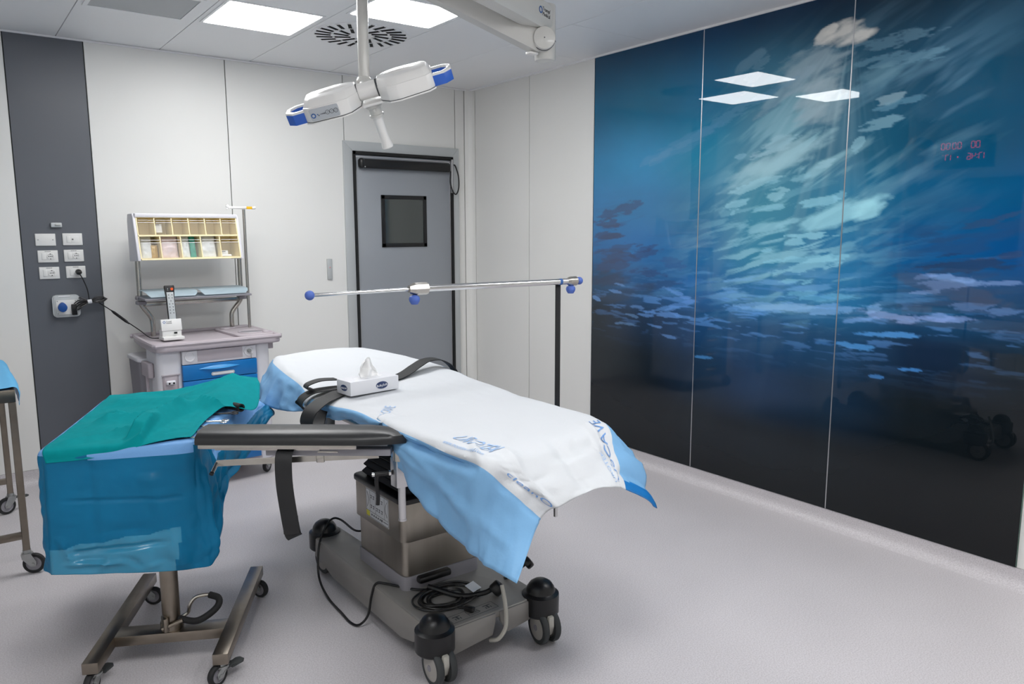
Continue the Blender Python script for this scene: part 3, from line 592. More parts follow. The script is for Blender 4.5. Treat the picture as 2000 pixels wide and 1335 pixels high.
# digital clock on the left wall, seen the wrong way round in the mural
r = thing('digital_clock', 'dark wall clock with red digits, seen mirrored in the blue mural', 'clock', (XL, 3.9, 2.41))
obj('case', G().box((XL + .02, 3.89, 2.575), (.04, .62, .33), bev=.006), 'clockb', r)
SEG = {'0': 'abcdef', '1': 'bc', '4': 'bcfg', '6': 'acdefg', '7': 'abc'}
def digit(g, ch, y, z, h, wd):
    t = h * .10
    P = dict(a=(0, h / 2, 1), g=(0, 0, 1), d=(0, -h / 2, 1), f=(-wd / 2, h / 4, 0), b=(wd / 2, h / 4, 0), e=(-wd / 2, -h / 4, 0), c=(wd / 2, -h / 4, 0))
    for s_ in SEG[ch]:
        px_, pz, hor = P[s_]; g.box((XL + .0415, y + px_, z + pz), (.003, wd * .78 if hor else t, t if hor else h * .40))
g = G()       # looking at the left wall, y grows to the right
for ch, y in zip('000000', (3.74, 3.79, 3.93, 3.985, 4.05, 4.105)): digit(g, ch, y, 2.655, .068, .036)
for ch, y in zip('1746', (3.655, 3.705, 3.775, 3.825)): digit(g, ch, y, 2.53, .066, .034)
for ch, y in zip('17', (4.0, 4.055)): digit(g, ch, y, 2.53, .062, .032)
g.box((XL + .0415, 3.74, 2.545), (.003, .007, .007)); g.box((XL + .0415, 3.74, 2.515), (.003, .007, .007)); g.box((XL + .0415, 4.10, 2.56), (.003, .007, .007)); g.box((XL + .0415, 3.94, 2.53), (.003, .016, .007)); g.box((XL + .0415, 3.94, 2.53), (.003, .007, .016))
obj('digits', g, 'red', r)['kind'] = 'stuff'

# ================================================================== surgical lamp
def camdir(r_, u_, t_): return (RGT * r_ + UPV * u_ - FWD * t_)     # right, up, towards
HC = Vector((1.560, 3.112, 2.335))
tau = math.radians(33); ph = math.radians(15.5)
A_ = camdir(math.cos(ph), math.sin(ph), 0.02).normalized()
N_ = camdir(-math.sin(ph) * math.cos(tau), math.cos(ph) * math.cos(tau), math.sin(tau)); N_ = (N_ - A_ * N_.dot(A_)).normalized()
B_ = N_.cross(A_)            # away from the viewer
LX = Matrix((A_, B_, N_)).transposed().to_4x4(); LX.translation = HC
lamp = thing('surgical_light', 'white two-lobed operating lamp with blue handles hanging over the operating table', 'surgical lamp', tuple(HC))
def lobe(sgn):
    P = [(.045, -.045), (.085, -.105), (.13, -.118), (.262, -.098), (.288, -.072), (.288, .072), (.262, .098), (.13, .118), (.085, .105), (.045, .045)]
    T = [(.05, -.028), (.088, -.062), (.14, -.078), (.25, -.062), (.27, -.04), (.27, .04), (.25, .062), (.14, .078), (.088, .062), (.05, .028)]
    if sgn < 0: P = [(-x, y) for x, y in P][::-1]; T = [(-x, y) for x, y in T][::-1]
    g = G(); g.X = LX; g.prism(P, -.048, .014, bev=.005, top=[(x * .995, y * .985) for x, y in P]); g.prism([(x * .992, y * .97) for x, y in P], .010, .042, top=T, bev=.006, seg=3)
    g.sph((sgn * .15, 0, .036), .03, (2.6, .75, .42), 18)
    b = obj('lamp_body', g, 'white', lamp)
    g = G(); g.X = LX; g.prism([(x * 1.004, y * 1.01) for x, y in P], -.0555, -.050, mi=0); g.prism([(x * .99, y * .97) for x, y in P], -.0505, -.0475, mi=1); obj('bottom_cover', g, ['white', 'inkd'], b)
    # loop handle
    g = G(); g.X = LX
    U = [(.283, -.066), (.338, -.066), (.372, -.032), (.372, .032), (.338, .066), (.283, .066), (.283, .048), (.328, .048), (.352, .022), (.352, -.022), (.328, -.048), (.283, -.048)]
    if sgn < 0: U = [(-x, y) for x, y in U][::-1]
    g.prism(U, -.050, -.004, bev=.003); h = obj('handle', g, 'lblue', lamp, label='blue loop handle')
    g = G(); g.X = LX; g.prism(U, -.006, .004, bev=.003); obj('handle_top', g, 'white', h, label='white top of the handle')
    return b
lobe(1); lb = lobe(-1)
# control strip on the near flank of the left lobe
q0, q1 = Vector((-.262, -.098, 0)), Vector((-.13, -.118, 0)); dirx = (q1 - q0).normalized()
CX = LX @ frame_X((q0 + q1) / 2 + Vector((0, -.0005, -.017)), dirx, (0, 0, 1))
g = G(); g.X = CX; g.box((0, 0, 0), (.128, .05, .006), bev=.006, edges='z', seg=3); cpn = obj('control_panel', g, 'panelg', lb)
g = G(); g.X = CX
g.cyl((-.05, -.003, .002), (-.05, -.003, .0042), .0105, n=20, mi=0); g.cyl((-.05, -.003, .003), (-.05, -.003, .0046), .006, n=16, mi=1)
for x in (.014, .033, .052): g.lathe([(.0092, .003), (.0092, .0042), (.0078, .0042), (.0078, .003)], Matrix.Translation((x, .0, 0)), 20, mi=2); g.box((x, 0, .0032), (.006, .0012, .0008), mi=2)
g.box((-.031, -.001, .0032), (.004, .005, .0008), mi=0); g.prism([(-.03, -.008), (-.024, -.008), (-.027, -.002)], .003, .0038, mi=2)
for k in range(6): g.box((-.018 + k * .004, -.002, .0032), (.0028, .002 + .0007 * k, .0008), mi=2)
obj('button_print', g, ['ink', 'panelg', 'inkd'], cpn)
# hub, yoke, sterile handle
g = G(); g.X = LX; g.cyl((-.06, 0, -.002), (.075, 0, -.002), .036, n=24); g.cyl((.038, 0, -.002), (.046, 0, -.002), .038, n=24, mi=1); g.cyl((-.05, 0, -.002), (-.044, 0, -.002), .038, n=24, mi=1); g.box((.01, .0, -.055), (.10, .10, .012), bev=.004); obj('hub', g, ['white', 'inkd'], lamp)
g = G(); g.X = LX; g.lathe([(0, -.055), (.034, -.057), (.036, -.075), (.027, -.082), (.027, -.108), (.032, -.11), (.032, -.118), (0, -.118)], None, 24); g.box((0, -.03, -.085), (.014, .012, .014), bev=.003); obj('handle_socket', g, 'armw', lamp)
g = G(); g.X = LX; g.lathe([(0, -.116), (.023, -.117), (.021, -.16), (.0205, -.2), (.022, -.235), (.0265, -.262), (.024, -.266), (0, -.262)], None, 24); obj('sterile_handle', g, 'white', lamp)
# down tube, spring arm and extension arm to the ceiling mount
TT = Vector((1.572, 3.172, 2.93)); TB = HC + N_ * .03
TBz = Vector((TT.x - .006, TT.y - .012, HC.z + .035))
g = G(); g.cyl(TBz, TT, .0245, n=24); obj('down_tube', g, 'armw', lamp)
g = G(); g.sph(TBz, .036, n=20); g.cyl(TBz, HC, .03, n=16); obj('yoke', g, 'armw', lamp)
J = Vector((2.478, 3.046, 2.648))       # elbow disc
def arm(p, q, w0, h0, w1, h1, name, mt='armw'):
    p, q = Vector(p), Vector(q); d = (q - p).normalized(); sd = d.cross(Vector((0, 0, 1))).normalized(); up = sd.cross(d)
    g = G(); t = bmesh.new(); rings = []
    for c, w_, h_ in ((p, w0, h0), (p.lerp(q, .5), (w0 + w1) / 2, (h0 + h1) / 2), (q, w1, h1)):
        k = .28; rings.append([t.verts.new(c + sd * x * w_ / 2 + up * z * h_ / 2) for x, z in ((-1, -1 + k), (-1 + k, -1), (1 - k, -1), (1, -1 + k), (1, 1 - k), (1 - k, 1), (-1 + k, 1), (-1, 1 - k))])
    for a, b in zip(rings, rings[1:]):
        for k in range(8): t.faces.new((a[k], a[(k + 1) % 8], b[(k + 1) % 8], b[k]))
    t.faces.new(rings[0]); t.faces.new(rings[-1][::-1]); bmesh.ops.recalc_face_normals(t, faces=t.faces); g._merge(t, 0)
    return obj(name, g, mt, lamp, ang=50), sd, up, d
TE = TT + Vector((0, 0, -.02))
spring, *_ = arm(J + Vector((-.02, .0, .004)), TE, .085, .125, .07, .085, 'spring_arm')
obj('arm_end', G().cyl(TE + Vector((0, 0, -.06)), TE + Vector((0, 0, .055)), .046, n=24), 'armw', lamp)
E1 = Vector((J.x + .02, J.y + .008, 2.762)); MT = Vector((1.42, 2.60, 2.79))
ext, sd, up, dd = arm(E1, MT, .10, .125, .11, .135, 'extension_arm')
g = G(); g.cyl(E1 + Vector((.012, .004, -.20)), E1 + Vector((.012, .004, .068)), .052, n=28, bev=.008); g.cyl(E1 + Vector((.012, .004, -.108)), E1 + Vector((.012, .004, -.104)), .0535, n=28, mi=1); obj('elbow', g, ['armw', 'inkd'], lamp)
fd = camdir(.12, -.10, 1).normalized(); dc = J + Vector((.0, -.004, 0))
g = G(); g.cyl(dc, dc + fd * .075, .054, n=32, bev=.004); g.cyl(dc + fd * .05, dc + fd * .054, .0565, n=32, mi=1); g.cyl(dc + fd * .075, dc + fd * .078, .003, n=8, mi=1); obj('joint_disc', g, ['armw', 'inkd'], lamp)
g = G(); g.cyl(J + Vector((0, 0, .05)) + fd * .03, J + Vector((0, 0, .085)) + fd * .03, .011, n=14); obj('stop_pin', g, 'white', lamp); g = G(); g.box(J + fd * .02 + RGT * -.05 + UPV * -.062, (.05, .04, .012), bev=.003); obj('stop_tab', g, 'white', lamp)
g = G(); g.cyl(MT + Vector((0, 0, -.07)), (MT.x, MT.y, ZC - .02), .06, n=28); g.cyl((MT.x, MT.y, ZC - .035), (MT.x, MT.y, ZC), .16, n=32, bev=.008); obj('ceiling_mount', g, 'armw', lamp)
# maker's mark on the extension arm: blue ring and two words
sdv = sd if sd.dot(-FWD) > 0 else -sd; tx = dd if dd.dot(RGT) > 0 else -dd; tu = sdv.cross(tx)
mk = E1 + (-dd if dd.dot(RGT) > 0 else dd) * 0 - tx * .128 + sdv * .0512 + tu * .004
g = G(); X = frame_X(mk, tx, tu); g.lathe([(.0165, 0), (.0165, .0012), (.0105, .0012), (.0105, 0)], X, 28, mi=0); text_g(g, 'Trumpf', .026, X @ Matrix.Translation((.058, .010, 0)), 1); text_g(g, 'Medical', .026, X @ Matrix.Translation((.058, -.013, 0)), 1); obj('lettering', g, ['ink', 'inkd'], ext)
# ================================================================== castors shared by the trolleys
def castor(parent, x, y, ztop, rad, face, world=True, brake=False, wid=.022, lab='castor'):
    """swivel castor: plate, fork, wheel (> hub); face: direction the wheel trails, degrees"""
    X = Matrix.Translation((x, y, 0)) @ Matrix.Rotation(math.radians(face), 4, 'Z')
    o = rad * .55
    g = G(); g.X = X; g.cyl((0, 0, ztop - .018), (0, 0, ztop), .019, n=18); g.cyl((0, 0, ztop - .026), (0, 0, ztop - .017), .026, n=20)
    for s in (-1, 1):
        g.prism([(-.024, ztop - .02), (.02, ztop - .02), (o + .014, rad + .012), (o + .010, rad - .012), (o - .012, rad - .012), (-.02, rad + .03)], -.0015, .0015, Matrix.Translation((0, s * (wid / 2 + .006), 0)) @ Matrix.Rotation(PI / 2, 4, 'X'))
    g.cyl((o, -wid / 2 - .011, rad), (o, wid / 2 + .011, rad), .007, n=12)
    f = obj(lab, g, 'zinc', parent, world=world)
    g = G(); g.X = X @ Matrix.Translation((o, 0, rad)) @ Matrix.Rotation(PI / 2, 4, 'X')
    g.lathe([(rad * .68, -wid / 2), (rad * .93, -wid / 2), (rad, -wid / 4), (rad, wid / 4), (rad * .93, wid / 2), (rad * .68, wid / 2)], None, 32); wh = obj('tyre', g, 'rubber', f, world=world)
    g = G(); g.X = X @ Matrix.Translation((o, 0, rad)) @ Matrix.Rotation(PI / 2, 4, 'X')
    g.lathe([(0, -wid * .4), (rad * .25, -wid * .5), (rad * .3, -wid * .3), (rad * .62, -wid * .3), (rad * .7, -wid * .5), (rad * .7, wid * .5), (rad * .62, wid * .3), (rad * .3, wid * .3), (rad * .25, wid * .5), (0, wid * .4)], None, 28); obj('wheel', g, 'cartd', f, world=world)
    if brake:
        g = G(); g.X = X; g.prism([(-.035, -.018), (-.085, -.022), (-.098, -.012), (-.098, .012), (-.085, .022), (-.035, .018)], ztop - .045, ztop - .037, bev=.002); g.box((-.03, 0, ztop - .035), (.05, .03, .008), bev=.002); obj('brake_pedal', g, 'tyre', f, world=world)
    return f

# ================================================================== supply cart by the back wall
CO = (1.433, 5.507, 0.); CRZ = math.radians(3)
cart = thing('supply_cart', 'white medical cart with lilac grey worktop and blue drawers by the wall', 'cart', CO, CRZ)
def cobj(name, g, m, p=None, **k): return obj(name, g, m, p or cart, world=False, **k)
def rrect(x0, x1, y0, y1, r, n=5):
    out = []
    for cx, cy, a0 in ((x1 - r, y1 - r, 0), (x0 + r, y1 - r, 90), (x0 + r, y0 + r, 180), (x1 - r, y0 + r, 270)):
        for k in range(n + 1): a = math.radians(a0 + 90 * k / n); out.append((cx + r * math.cos(a), cy + r * math.sin(a)))
    return out
# worktop with a raised rim, wider at the front
top = [(-.33, .36), (-.37, .33), (-.395, .1), (-.408, -.26), (-.395, -.31), (-.35, -.33), (.38, -.33), (.425, -.315), (.44, -.27), (.452, .1), (.455, .31), (.43, .35), (.39, .36)]
g = G(); g.prism(top, .955, .995, bev=.012, seg=3)
inner = [(x * .93 + .0015, y * .9) for x, y in top]
cobj('worktop', g, 'cartg'); wt = bpy.data.objects[[o.name for o in bpy.data.objects if o.name.startswith('worktop')][-1]]
g = G(); n = len(top)
rim = [Vector((x * .975, y * .965, 1.0)) for x, y in top]; g.tube(rim, .016, 8, closed=True, step=4); cobj('rim', g, 'cartg', wt)
# raised moulding with wells at the right-hand end
g = G(); g.prism(rrect(.17, .425, -.24, .30, .05), .99, 1.012, bev=.006); cobj('utensil_tray', g, 'cartg', wt); ut = [o for o in bpy.data.objects if o.name.startswith('utensil_tray')][-1]
for cx, cy, rx, ry in ((.31, -.08, .085, .085), (.40, -.15, .03, .03), (.25, .22, .05, .025), (.355, .25, .05, .02)):
    g = G(); e = [Vector((cx + rx * math.cos(a), cy + ry * math.sin(a), 1.014)) for a in [2 * PI * k / 24 for k in range(24)]]; g.tube(e, .006, 6, closed=True, step=1); cobj('well_rim', g, 'cartg', ut)
    g = G(); g.prism([(cx + rx * .93 * math.cos(a), cy + ry * .93 * math.sin(a)) for a in [2 * PI * k / 24 for k in range(24)]], 1.0115, 1.0128); cobj('well', g, 'cartd', ut)
# body: two rounded columns, back, drawer stack
g = G(); g.prism(rrect(-.225, .245, -.27, .27, .02), .16, .95); cobj('carcass', g, 'cartw')
g = G(); g.prism(rrect(.245, .365, -.285, .27, .045), .13, .958); cobj('side_column', g, 'cartw')
g = G(); g.prism(rrect(-.385, -.225, -.285, .0, .04), .13, .958); cobj('side_column', g, 'cartw'); lc = [o for o in bpy.data.objects if o.name.startswith('side_column')][-1]
g = G(); g.prism(rrect(-.36, -.262, -.292, -.27, .010), .60, .80, bev=.008); g.box((-.31, -.29, .803), (.115, .012, .006)); cobj('outlet_panel', g, 'cartg', lc)
g = G(); g.box((-.315, -.302, .755), (.06, .02, .03), bev=.01, seg=3); op = cobj('outlet_cover', g, 'cartw', lc)
for x in (-.327, -.30): g = G(); g.cyl((x, -.311, .752), (x, -.3135, .752), .0065, n=12); cobj('outlet_hole', g, 'hole', lc)
# waste bin at the left flank
g = G(); g.prism(rrect(-.40, -.30, .03, .30, .04), .15, .86, top=rrect(-.42, -.30, .01, .32, .04)); cobj('side_bin', g, 'cartd')
g = G(); g.prism(rrect(-.43, -.29, .0, .33, .05), .855, .885, bev=.01); cobj('bin_rim', g, 'cartw')
g = G(); g.prism(rrect(-.42, -.385, -.2, -.02, .015), .78, .875, bev=.006); g.box((-.408, -.11, .5), (.018, .02, .6), bev=.005); cobj('side_bracket', g, 'cartg')
# head panel with two bosses
g = G(); g.box((.01, -.286, .905), (.49, .03, .09), bev=.004); hp = cobj('lock_panel', g, 'cartw')
g = G(); g.box((.01, -.3015, .912), (.30, .004, .074), bev=.001); cobj('recess', g, 'cartg', hp)
for x, nm in ((-.188, 'boss'), (.205, 'boss')):
    g = G(); g.lathe([(.034, 0), (.034, .006), (.029, .006), (.026, .002), (0, .002)], Matrix.Translation((x, -.301, .912)) @ Matrix.Rotation(PI / 2, 4, 'X'), 28); cobj(nm, g, 'cartw', hp)
g = G(); g.cyl((.205, -.302, .914), (.205, -.314, .914), .014, n=18, bev=.002); g.cyl((.205, -.314, .914), (.205, -.316, .914), .008, n=14); cobj('lock', g, 'zinc', hp)
g = G(); g.lathe([(.007, -.001), (.007, .001), (.004, .001), (.004, -.001), (.007, -.001)], Matrix.Translation((.213, -.319, .892)) @ Matrix.Rotation(PI / 2, 4, 'X'), 14); g.box((.213, -.319, .874), (.004, .002, .026)); g.box((.2155, -.319, .866), (.004, .002, .004)); cobj('key', g, 'zinc', hp)
# drawers: blue fronts with scooped pulls and clear label holders
zt = .858
for k, h in enumerate((.108, .125, .15, .17, .15)):
    zc = zt - h / 2; g = G(); g.box((.01, -.288, zc), (.494, .032, h - .004), bev=.004); dr = cobj('drawer', g, 'drawer')
    zz = zt - .034; t = bmesh.new(); N_seg = 16; ra = []
    for i in range(N_seg + 1):
        x = -.14 + .28 * i / N_seg; s_ = math.sin(PI * i / N_seg); ra.append([t.verts.new((.0 + x, -.3035 - dy * s_, zz + dz * s_)) for dy, dz in ((0, .017), (.010, .008), (.018, -.008), (.0, -.012))])
    for a, b in zip(ra, ra[1:]):
        for q in range(3): t.faces.new((a[q], a[q + 1], b[q + 1], b[q]))
    bmesh.ops.recalc_face_normals(t, faces=t.faces); g = G(); g._merge(t, 0); cobj('pull', g, 'drawerl', dr)
    g = G(); g.prism(rrect(-.058, .098, -.012, .012, .011), 0, .006, Matrix.Translation((.0, -.304, zt - .076)) @ Matrix.Rotation(PI / 2, 4, 'X'), bev=.002); lh = cobj('label_holder', g, 'greyp', dr)
    g = G(); g.prism(rrect(-.048, .088, -.005, .005, .004), .006, .0068, Matrix.Translation((.0, -.304, zt - .076)) @ Matrix.Rotation(PI / 2, 4, 'X')); cobj('label_card', g, 'lgrey', dr)
    zt -= h
g = G(); g.prism(rrect(-.37, .37, -.28, .29, .05), .115, .165, bev=.01); cobj('base', g, 'cartg')
for x, y, a in ((-.31, -.22, 200), (.31, -.22, 40), (-.31, .22, 150), (.31, .22, 80)): castor(cart, x, y, .118, .05, a, world=False)
g = G(); g.box((.42, -.12, .925), (.035, .08, .07), bev=.004); cobj('side_hook_block', g, 'cartg')
# accessory frame: two bent steel posts
for sg, xb, xt in ((-1, -.252, -.322), (1, .305, .385)):
    g = G(); g.tube([(xb, .275, .99), (xb, .275, 1.09), (xb + sg * .01, .275, 1.135), (xt - sg * .015, .275, 1.205), (xt, .275, 1.25), (xt, .275, 1.36), (xt, .275, 1.60)], .017, 12, step=5); cobj('post', g, 'steel')
    g = G()
    for z in (1.235, 1.268): g.box((xt, .262, z), (.062, .06, .026), bev=.008)
    cl = cobj('post_clamp', g, 'cartd')
    g = G(); g.cyl((xt - sg * -.02, .23, 1.268), (xt - sg * -.02, .226, 1.268), .006, n=10); cobj('clamp_screw', g, 'hole', cl)
g = G(); g.box((.03, .25, 1.225), (.66, .02, .03), bev=.003); cobj('cross_rail', g, 'steel')
# shelf with two curved bluish trays
g = G(); g.prism([(.06, 1.262), (.30, 1.262), (.30, 1.285), (.06, 1.275)], -.345, .385, Matrix(((0, 0, 1, 0), (1, 0, 0, 0), (0, 1, 0, 0), (0, 0, 0, 1))), bev=.003); sh = cobj('shelf', g, 'cartd')
for x0, x1 in ((-.335, .012), (.02, .37)):
    g = G(); t = bmesh.new(); prof = [(.30, 1.325), (.14, 1.322), (.09, 1.316), (.066, 1.300), (.058, 1.284)]; R_ = []
    for k, (y, z) in enumerate(prof):
        ins = (0, 0, .004, .012, .03)[k]; R_.append([t.verts.new((x0 + ins, y, z)), t.verts.new((x1 - ins, y, z))])
    for a, b in zip(R_, R_[1:]): t.faces.new((a[0], a[1], b[1], b[0]))
    bmesh.ops.solidify(t, geom=t.faces[:], thickness=.004); bmesh.ops.recalc_face_normals(t, faces=t.faces); g._merge(t, 0)
    cobj('tray_flap', g, 'traybl', sh, ang=60)
# tilt-bin unit
BX0, BX1, BY0, BZ0, BZ1 = -.36, .325, .05, 1.535, 1.835
def side_profile(x0, x1): return ([(BY0, BZ0 - .004), (.27, BZ0 - .012), (.27, 1.80), (.25, BZ1 + .01), (BY0 + .09, BZ1 + .012), (BY0 + .07, 1.82)], x0, x1)
YZ = Matrix(((0, 0, 1, 0), (1, 0, 0, 0), (0, 1, 0, 0), (0, 0, 0, 1)))
bu = None
g = G()
for x0, x1 in ((BX0 - .012, BX0 + .008), (BX1 - .008, BX1 + .012)): g.prism(side_profile(0, 0)[0], x0, x1, YZ, bev=.006)
g.box(((BX0 + BX1) / 2, .20, BZ1 + .004), (BX1 - BX0, .15, .018), bev=.006); g.box(((BX0 + BX1) / 2, BY0 + .075, BZ1 - .0015), (BX1 - BX0, .03, .028), bev=.006); g.box(((BX0 + BX1) / 2, .265, 1.685), (BX1 - BX0, .012, .3))
bu = cobj('bin_cabinet', g, 'cartw')
fy = lambda z: BY0 + .0 + (z - BZ0) * .24          # sloped front
g = G(); Xm = [BX0 + .01, BX1 - .01]
def bar(z0, z1):
    g.prism([(fy(z0) - .002, z0), (fy(z1) - .002, z1), (fy(z1) + .16, z1), (fy(z0) + .16, z0)], Xm[0], Xm[1], YZ, bev=.0015, seg=1)
bar(BZ0, BZ0 + .012); bar(1.692, 1.704); bar(1.818, 1.824)
g.box(((BX0 + BX1) / 2, .25, 1.68), (Xm[1] - Xm[0], .006, .28))
up = [Xm[0] + (Xm[1] - Xm[0]) * k / 6 for k in range(7)]; lo_ = [Xm[0] + (Xm[1] - Xm[0]) * k / 5 for k in range(6)]
for xs_, z0, z1 in ((up, 1.70, 1.82), (lo_, BZ0 + .008, 1.694)):
    for x in xs_: g.prism([(fy(z0), z0), (fy(z1), z1), (.25, z1), (.25, z0)], x - .0035, x + .0035, YZ)
cobj('bin_frame', g, 'cream', bu)
def clear_front(x0, x1, z0, z1):
    zz = z0 + (z1 - z0) * .72
    g = G(); g.prism([(fy(z0) - .003, z0), (fy(zz) - .003, zz), (fy(zz) - .001, zz), (fy(z0) - .001, z0)], x0 + .006, x1 - .006, YZ); b = cobj('clear_bin', g, 'clear', bu)
    g = G(); g.box(((x0 + x1) / 2, fy(zz) - .005, zz), (x1 - x0 - .012, .006, .004)); g.box(((x0 + x1) / 2, fy(zz) + .0, zz + (z1 - z0) * .13), (x1 - x0 - .016, .004, .003)); cobj('bin_lip', g, 'frame_w', bu)
for a, b in zip(up, up[1:]): clear_front(a, b, 1.706, 1.818)
for a, b in zip(lo_, lo_[1:]): clear_front(a, b, BZ0 + .014, 1.690)
for x in (up[1] + .035, up[4] + .035): g = G(); g.cyl((x, .246, 1.806), (x, .2455 - .004, 1.806), .006, n=10); cobj('fixing_hole', g, 'hole', bu)
# infusion pole with hook bar and yellow tag
g = G(); g.cyl((.402, .18, 1.0), (.402, .18, 1.885), .011, n=16); ip = cobj('infusion_pole', g, 'steel')
g = G(); g.box((.385, .18, 1.897), (.20, .022, .02), bev=.008, seg=3); g.sph((.285, .18, 1.905), .013, n=12); g.sph((.484, .18, 1.899), .012, n=12); g.tube([(.29, .18, 1.90), (.278, .18, 1.885), (.28, .18, 1.92)], .005, 8); hb = cobj('hook_bar', g, 'white', ip)
g = G(); g.box((.44, .166, 1.897), (.042, .004, .020), bev=.001); cobj('yellow_tag', g, 'yellow', ip)

# ---- things in the bins and on the cart
CX_ = XF[cart.name]
def bin_thing(name, label, cat, parts):
    r = thing(name, label, cat, tuple(CX_ @ Vector(parts[0][1])), CRZ)
    for nm, c, d_, m, tilt in parts:
        g = G(); g.box(CX_ @ Vector(c), d_, bev=min(d_) * .3, R=Matrix.Rotation(CRZ, 3, 'Z') @ Matrix.Rotation(tilt[0], 3, 'X') @ Matrix.Rotation(tilt[1], 3, 'Y')); obj(nm, g, m, r)
    return r
def soft(name, label, cat, c, d_, m, ry=0., seed=1):
    """a limp packet: bulged slab with creases"""
    x, y, z = c; w_, t_, h_ = d_; nx, nz = 12, 16; t = bmesh.new(); F_, K_ = [], []
    for sgn, L_ in ((-1, F_), (1, K_)):
        for j in range(nz + 1):
            row = []
            for i in range(nx + 1):
                u, v = i / nx, j / nz; bul = (math.sin(PI * u) * math.sin(PI * v)) ** .4 if 0 < u < 1 and 0 < v < 1 else 0
                nn = float(fbm(np.array([u * 5.]), np.array([v * 6.]), seed, 3)[0])
                row.append(t.verts.new((x + (u - .5) * w_, y + .24 * (v - .5) * h_ + sgn * t_ / 2 * bul * (.4 + 1.1 * nn), z + (v - .5) * h_)))
            L_.append(row)
    for L_, fl in ((F_, 1), (K_, 0)):
        for j in range(nz):
            for i in range(nx):
                q = (L_[j][i], L_[j][i + 1], L_[j + 1][i + 1], L_[j + 1][i]); t.faces.new(q if fl else q[::-1])
    bmesh.ops.remove_doubles(t, verts=t.verts, dist=1e-5); g = G(); g._merge(t, 0, CX_ @ Matrix.Translation((0, 0, 0)))
    o = obj(name, g, m, None, ang=60); tag(o, label, cat); return o
zc = 1.617
lc_ = [(a + b) / 2 for a, b in zip(lo_, lo_[1:])]
soft('packet', 'limp clear packet in the leftmost bin of the lower row', 'packet', (lc_[0] - .012, .135, zc), (.068, .03, .145), 'bagw', seed=3)
soft('packet', 'small ochre packet beside the clear one in the leftmost lower bin', 'packet', (lc_[0] + .036, .125, zc - .026), (.045, .035, .085), 'bago', seed=5)
soft('packet', 'pinkish clear packet filling the second bin of the lower row', 'packet', (lc_[1], .135, zc), (.115, .04, .15), 'bagp', seed=7)
soft('packet', 'whitish packet in the middle lower bin, left of the green packet', 'packet', (lc_[2] - .026, .135, zc), (.058, .03, .145), 'bagw', seed=9)
soft('packet', 'green packet standing in the middle bin of the lower row', 'packet', (lc_[2] + .026, .135, zc), (.04, .03, .15), 'bagg', seed=11)
soft('packet', 'clear packet with pale green print in the fourth lower bin', 'packet', (lc_[3] - .004, .135, zc), (.108, .04, .15), 'bagw', seed=13)
uc_ = [(a + b) / 2 for a, b in zip(up, up[1:])]
bin_thing('label_card', 'square white card standing in the second bin of the upper row', 'card', [('card', (uc_[1] - .018, .175, 1.748), (.052, .004, .06), 'lgrey', (-.2, 0)), ('print_line', (uc_[1] - .026, .1665, 1.771), (.03, .0012, .004), 'inkd', (-.2, 0))])
bin_thing('label_card', 'small white card lying at the bottom of the lower row\'s rightmost bin', 'card', [('card', (lc_[4] - .022, .14, 1.572), (.06, .004, .036), 'lgrey', (-.2, 0)), ('print_line', (lc_[4] - .03, .1325, 1.582), (.035, .0012, .004), 'inkd', (-.2, 0)), ('fold', (lc_[4] - .01, .125, 1.556), (.075, .004, .014), 'lgrey', (-.5, 0))])
# cradle and remote control
r = thing('remote_cradle', 'white charging cradle on the cart worktop holding the remote control', 'charger', tuple(CX_ @ Vector((-.222, -.03, 1.004))), CRZ)
def kob(nm, g, m, p): return obj(nm, g, m, p, world=False)
g = G(); g.box((0, -.02, .012), (.135, .12, .022), bev=.005); g.box((0, .0, .04), (.125, .075, .05), bev=.006); base_ = kob('base', g, 'plate', r)
g = G(); g.box((0, -.022, .098), (.132, .03, .078), bev=.004, R=Matrix.Rotation(-.16, 3, 'X')); kob('front_plate', g, 'plate', r); fpl = [o for o in bpy.data.objects if o.name.startswith('front_plate')][-1]
g = G(); X = Matrix.Translation((0, -.0378, .10)) @ Matrix.Rotation(-.16, 4, 'X') @ Matrix.Rotation(PI / 2, 4, 'X')
g.X = X; g.lathe([(.0085, 0), (.0085, .0008), (.0055, .0008), (.0055, 0)], Matrix.Translation((-.046, .02, .0)), 20, mi=0); g.X = None; text_g(g, 'Trumpf', .0115, X @ Matrix.Translation((-.016, .024, 0)), 1); text_g(g, 'Medical', .0115, X @ Matrix.Translation((-.016, .013, 0)), 1); kob('lettering', g, ['ink', 'inkd'], fpl)
g = G(); g.box((.02, -.048, .046), (.02, .006, .012), bev=.001); kob('contact_slot', g, 'dark', r)
g = G(); g.box((-.03, -.0395, .075), (.004, .002, .004)); kob('indicator', g, 'stickery', r)
r = thing('remote_control', 'black upright remote control with grey keys and one orange key, in the cradle', 'remote control', tuple(CX_ @ Vector((-.205, -.03, 1.06))), CRZ)
Rr = Matrix.Rotation(-.14, 3, 'X'); X = Matrix.Translation((0, 0.01, .165)) @ Rr.to_4x4() @ Matrix.Rotation(PI / 2, 4, 'X')
g = G(); g.X = X; g.prism([(-.025, -.16), (.025, -.16), (.027, .06), (.033, .13), (.03, .142), (-.03, .142), (-.033, .13), (-.027, .06)], -.009, .009, bev=.004); bd = kob('body', g, 'blackp', r)
g = G(); g.X = X; g.box((0, -.02, .0095), (.044, .23, .002), bev=.0008); kob('keypad', g, 'remote', r)
g = G(); g.X = X; g.cyl((.014, .116, .008), (.014, .116, .0125), .009, n=18); kob('orange_key', g, 'orange', r)
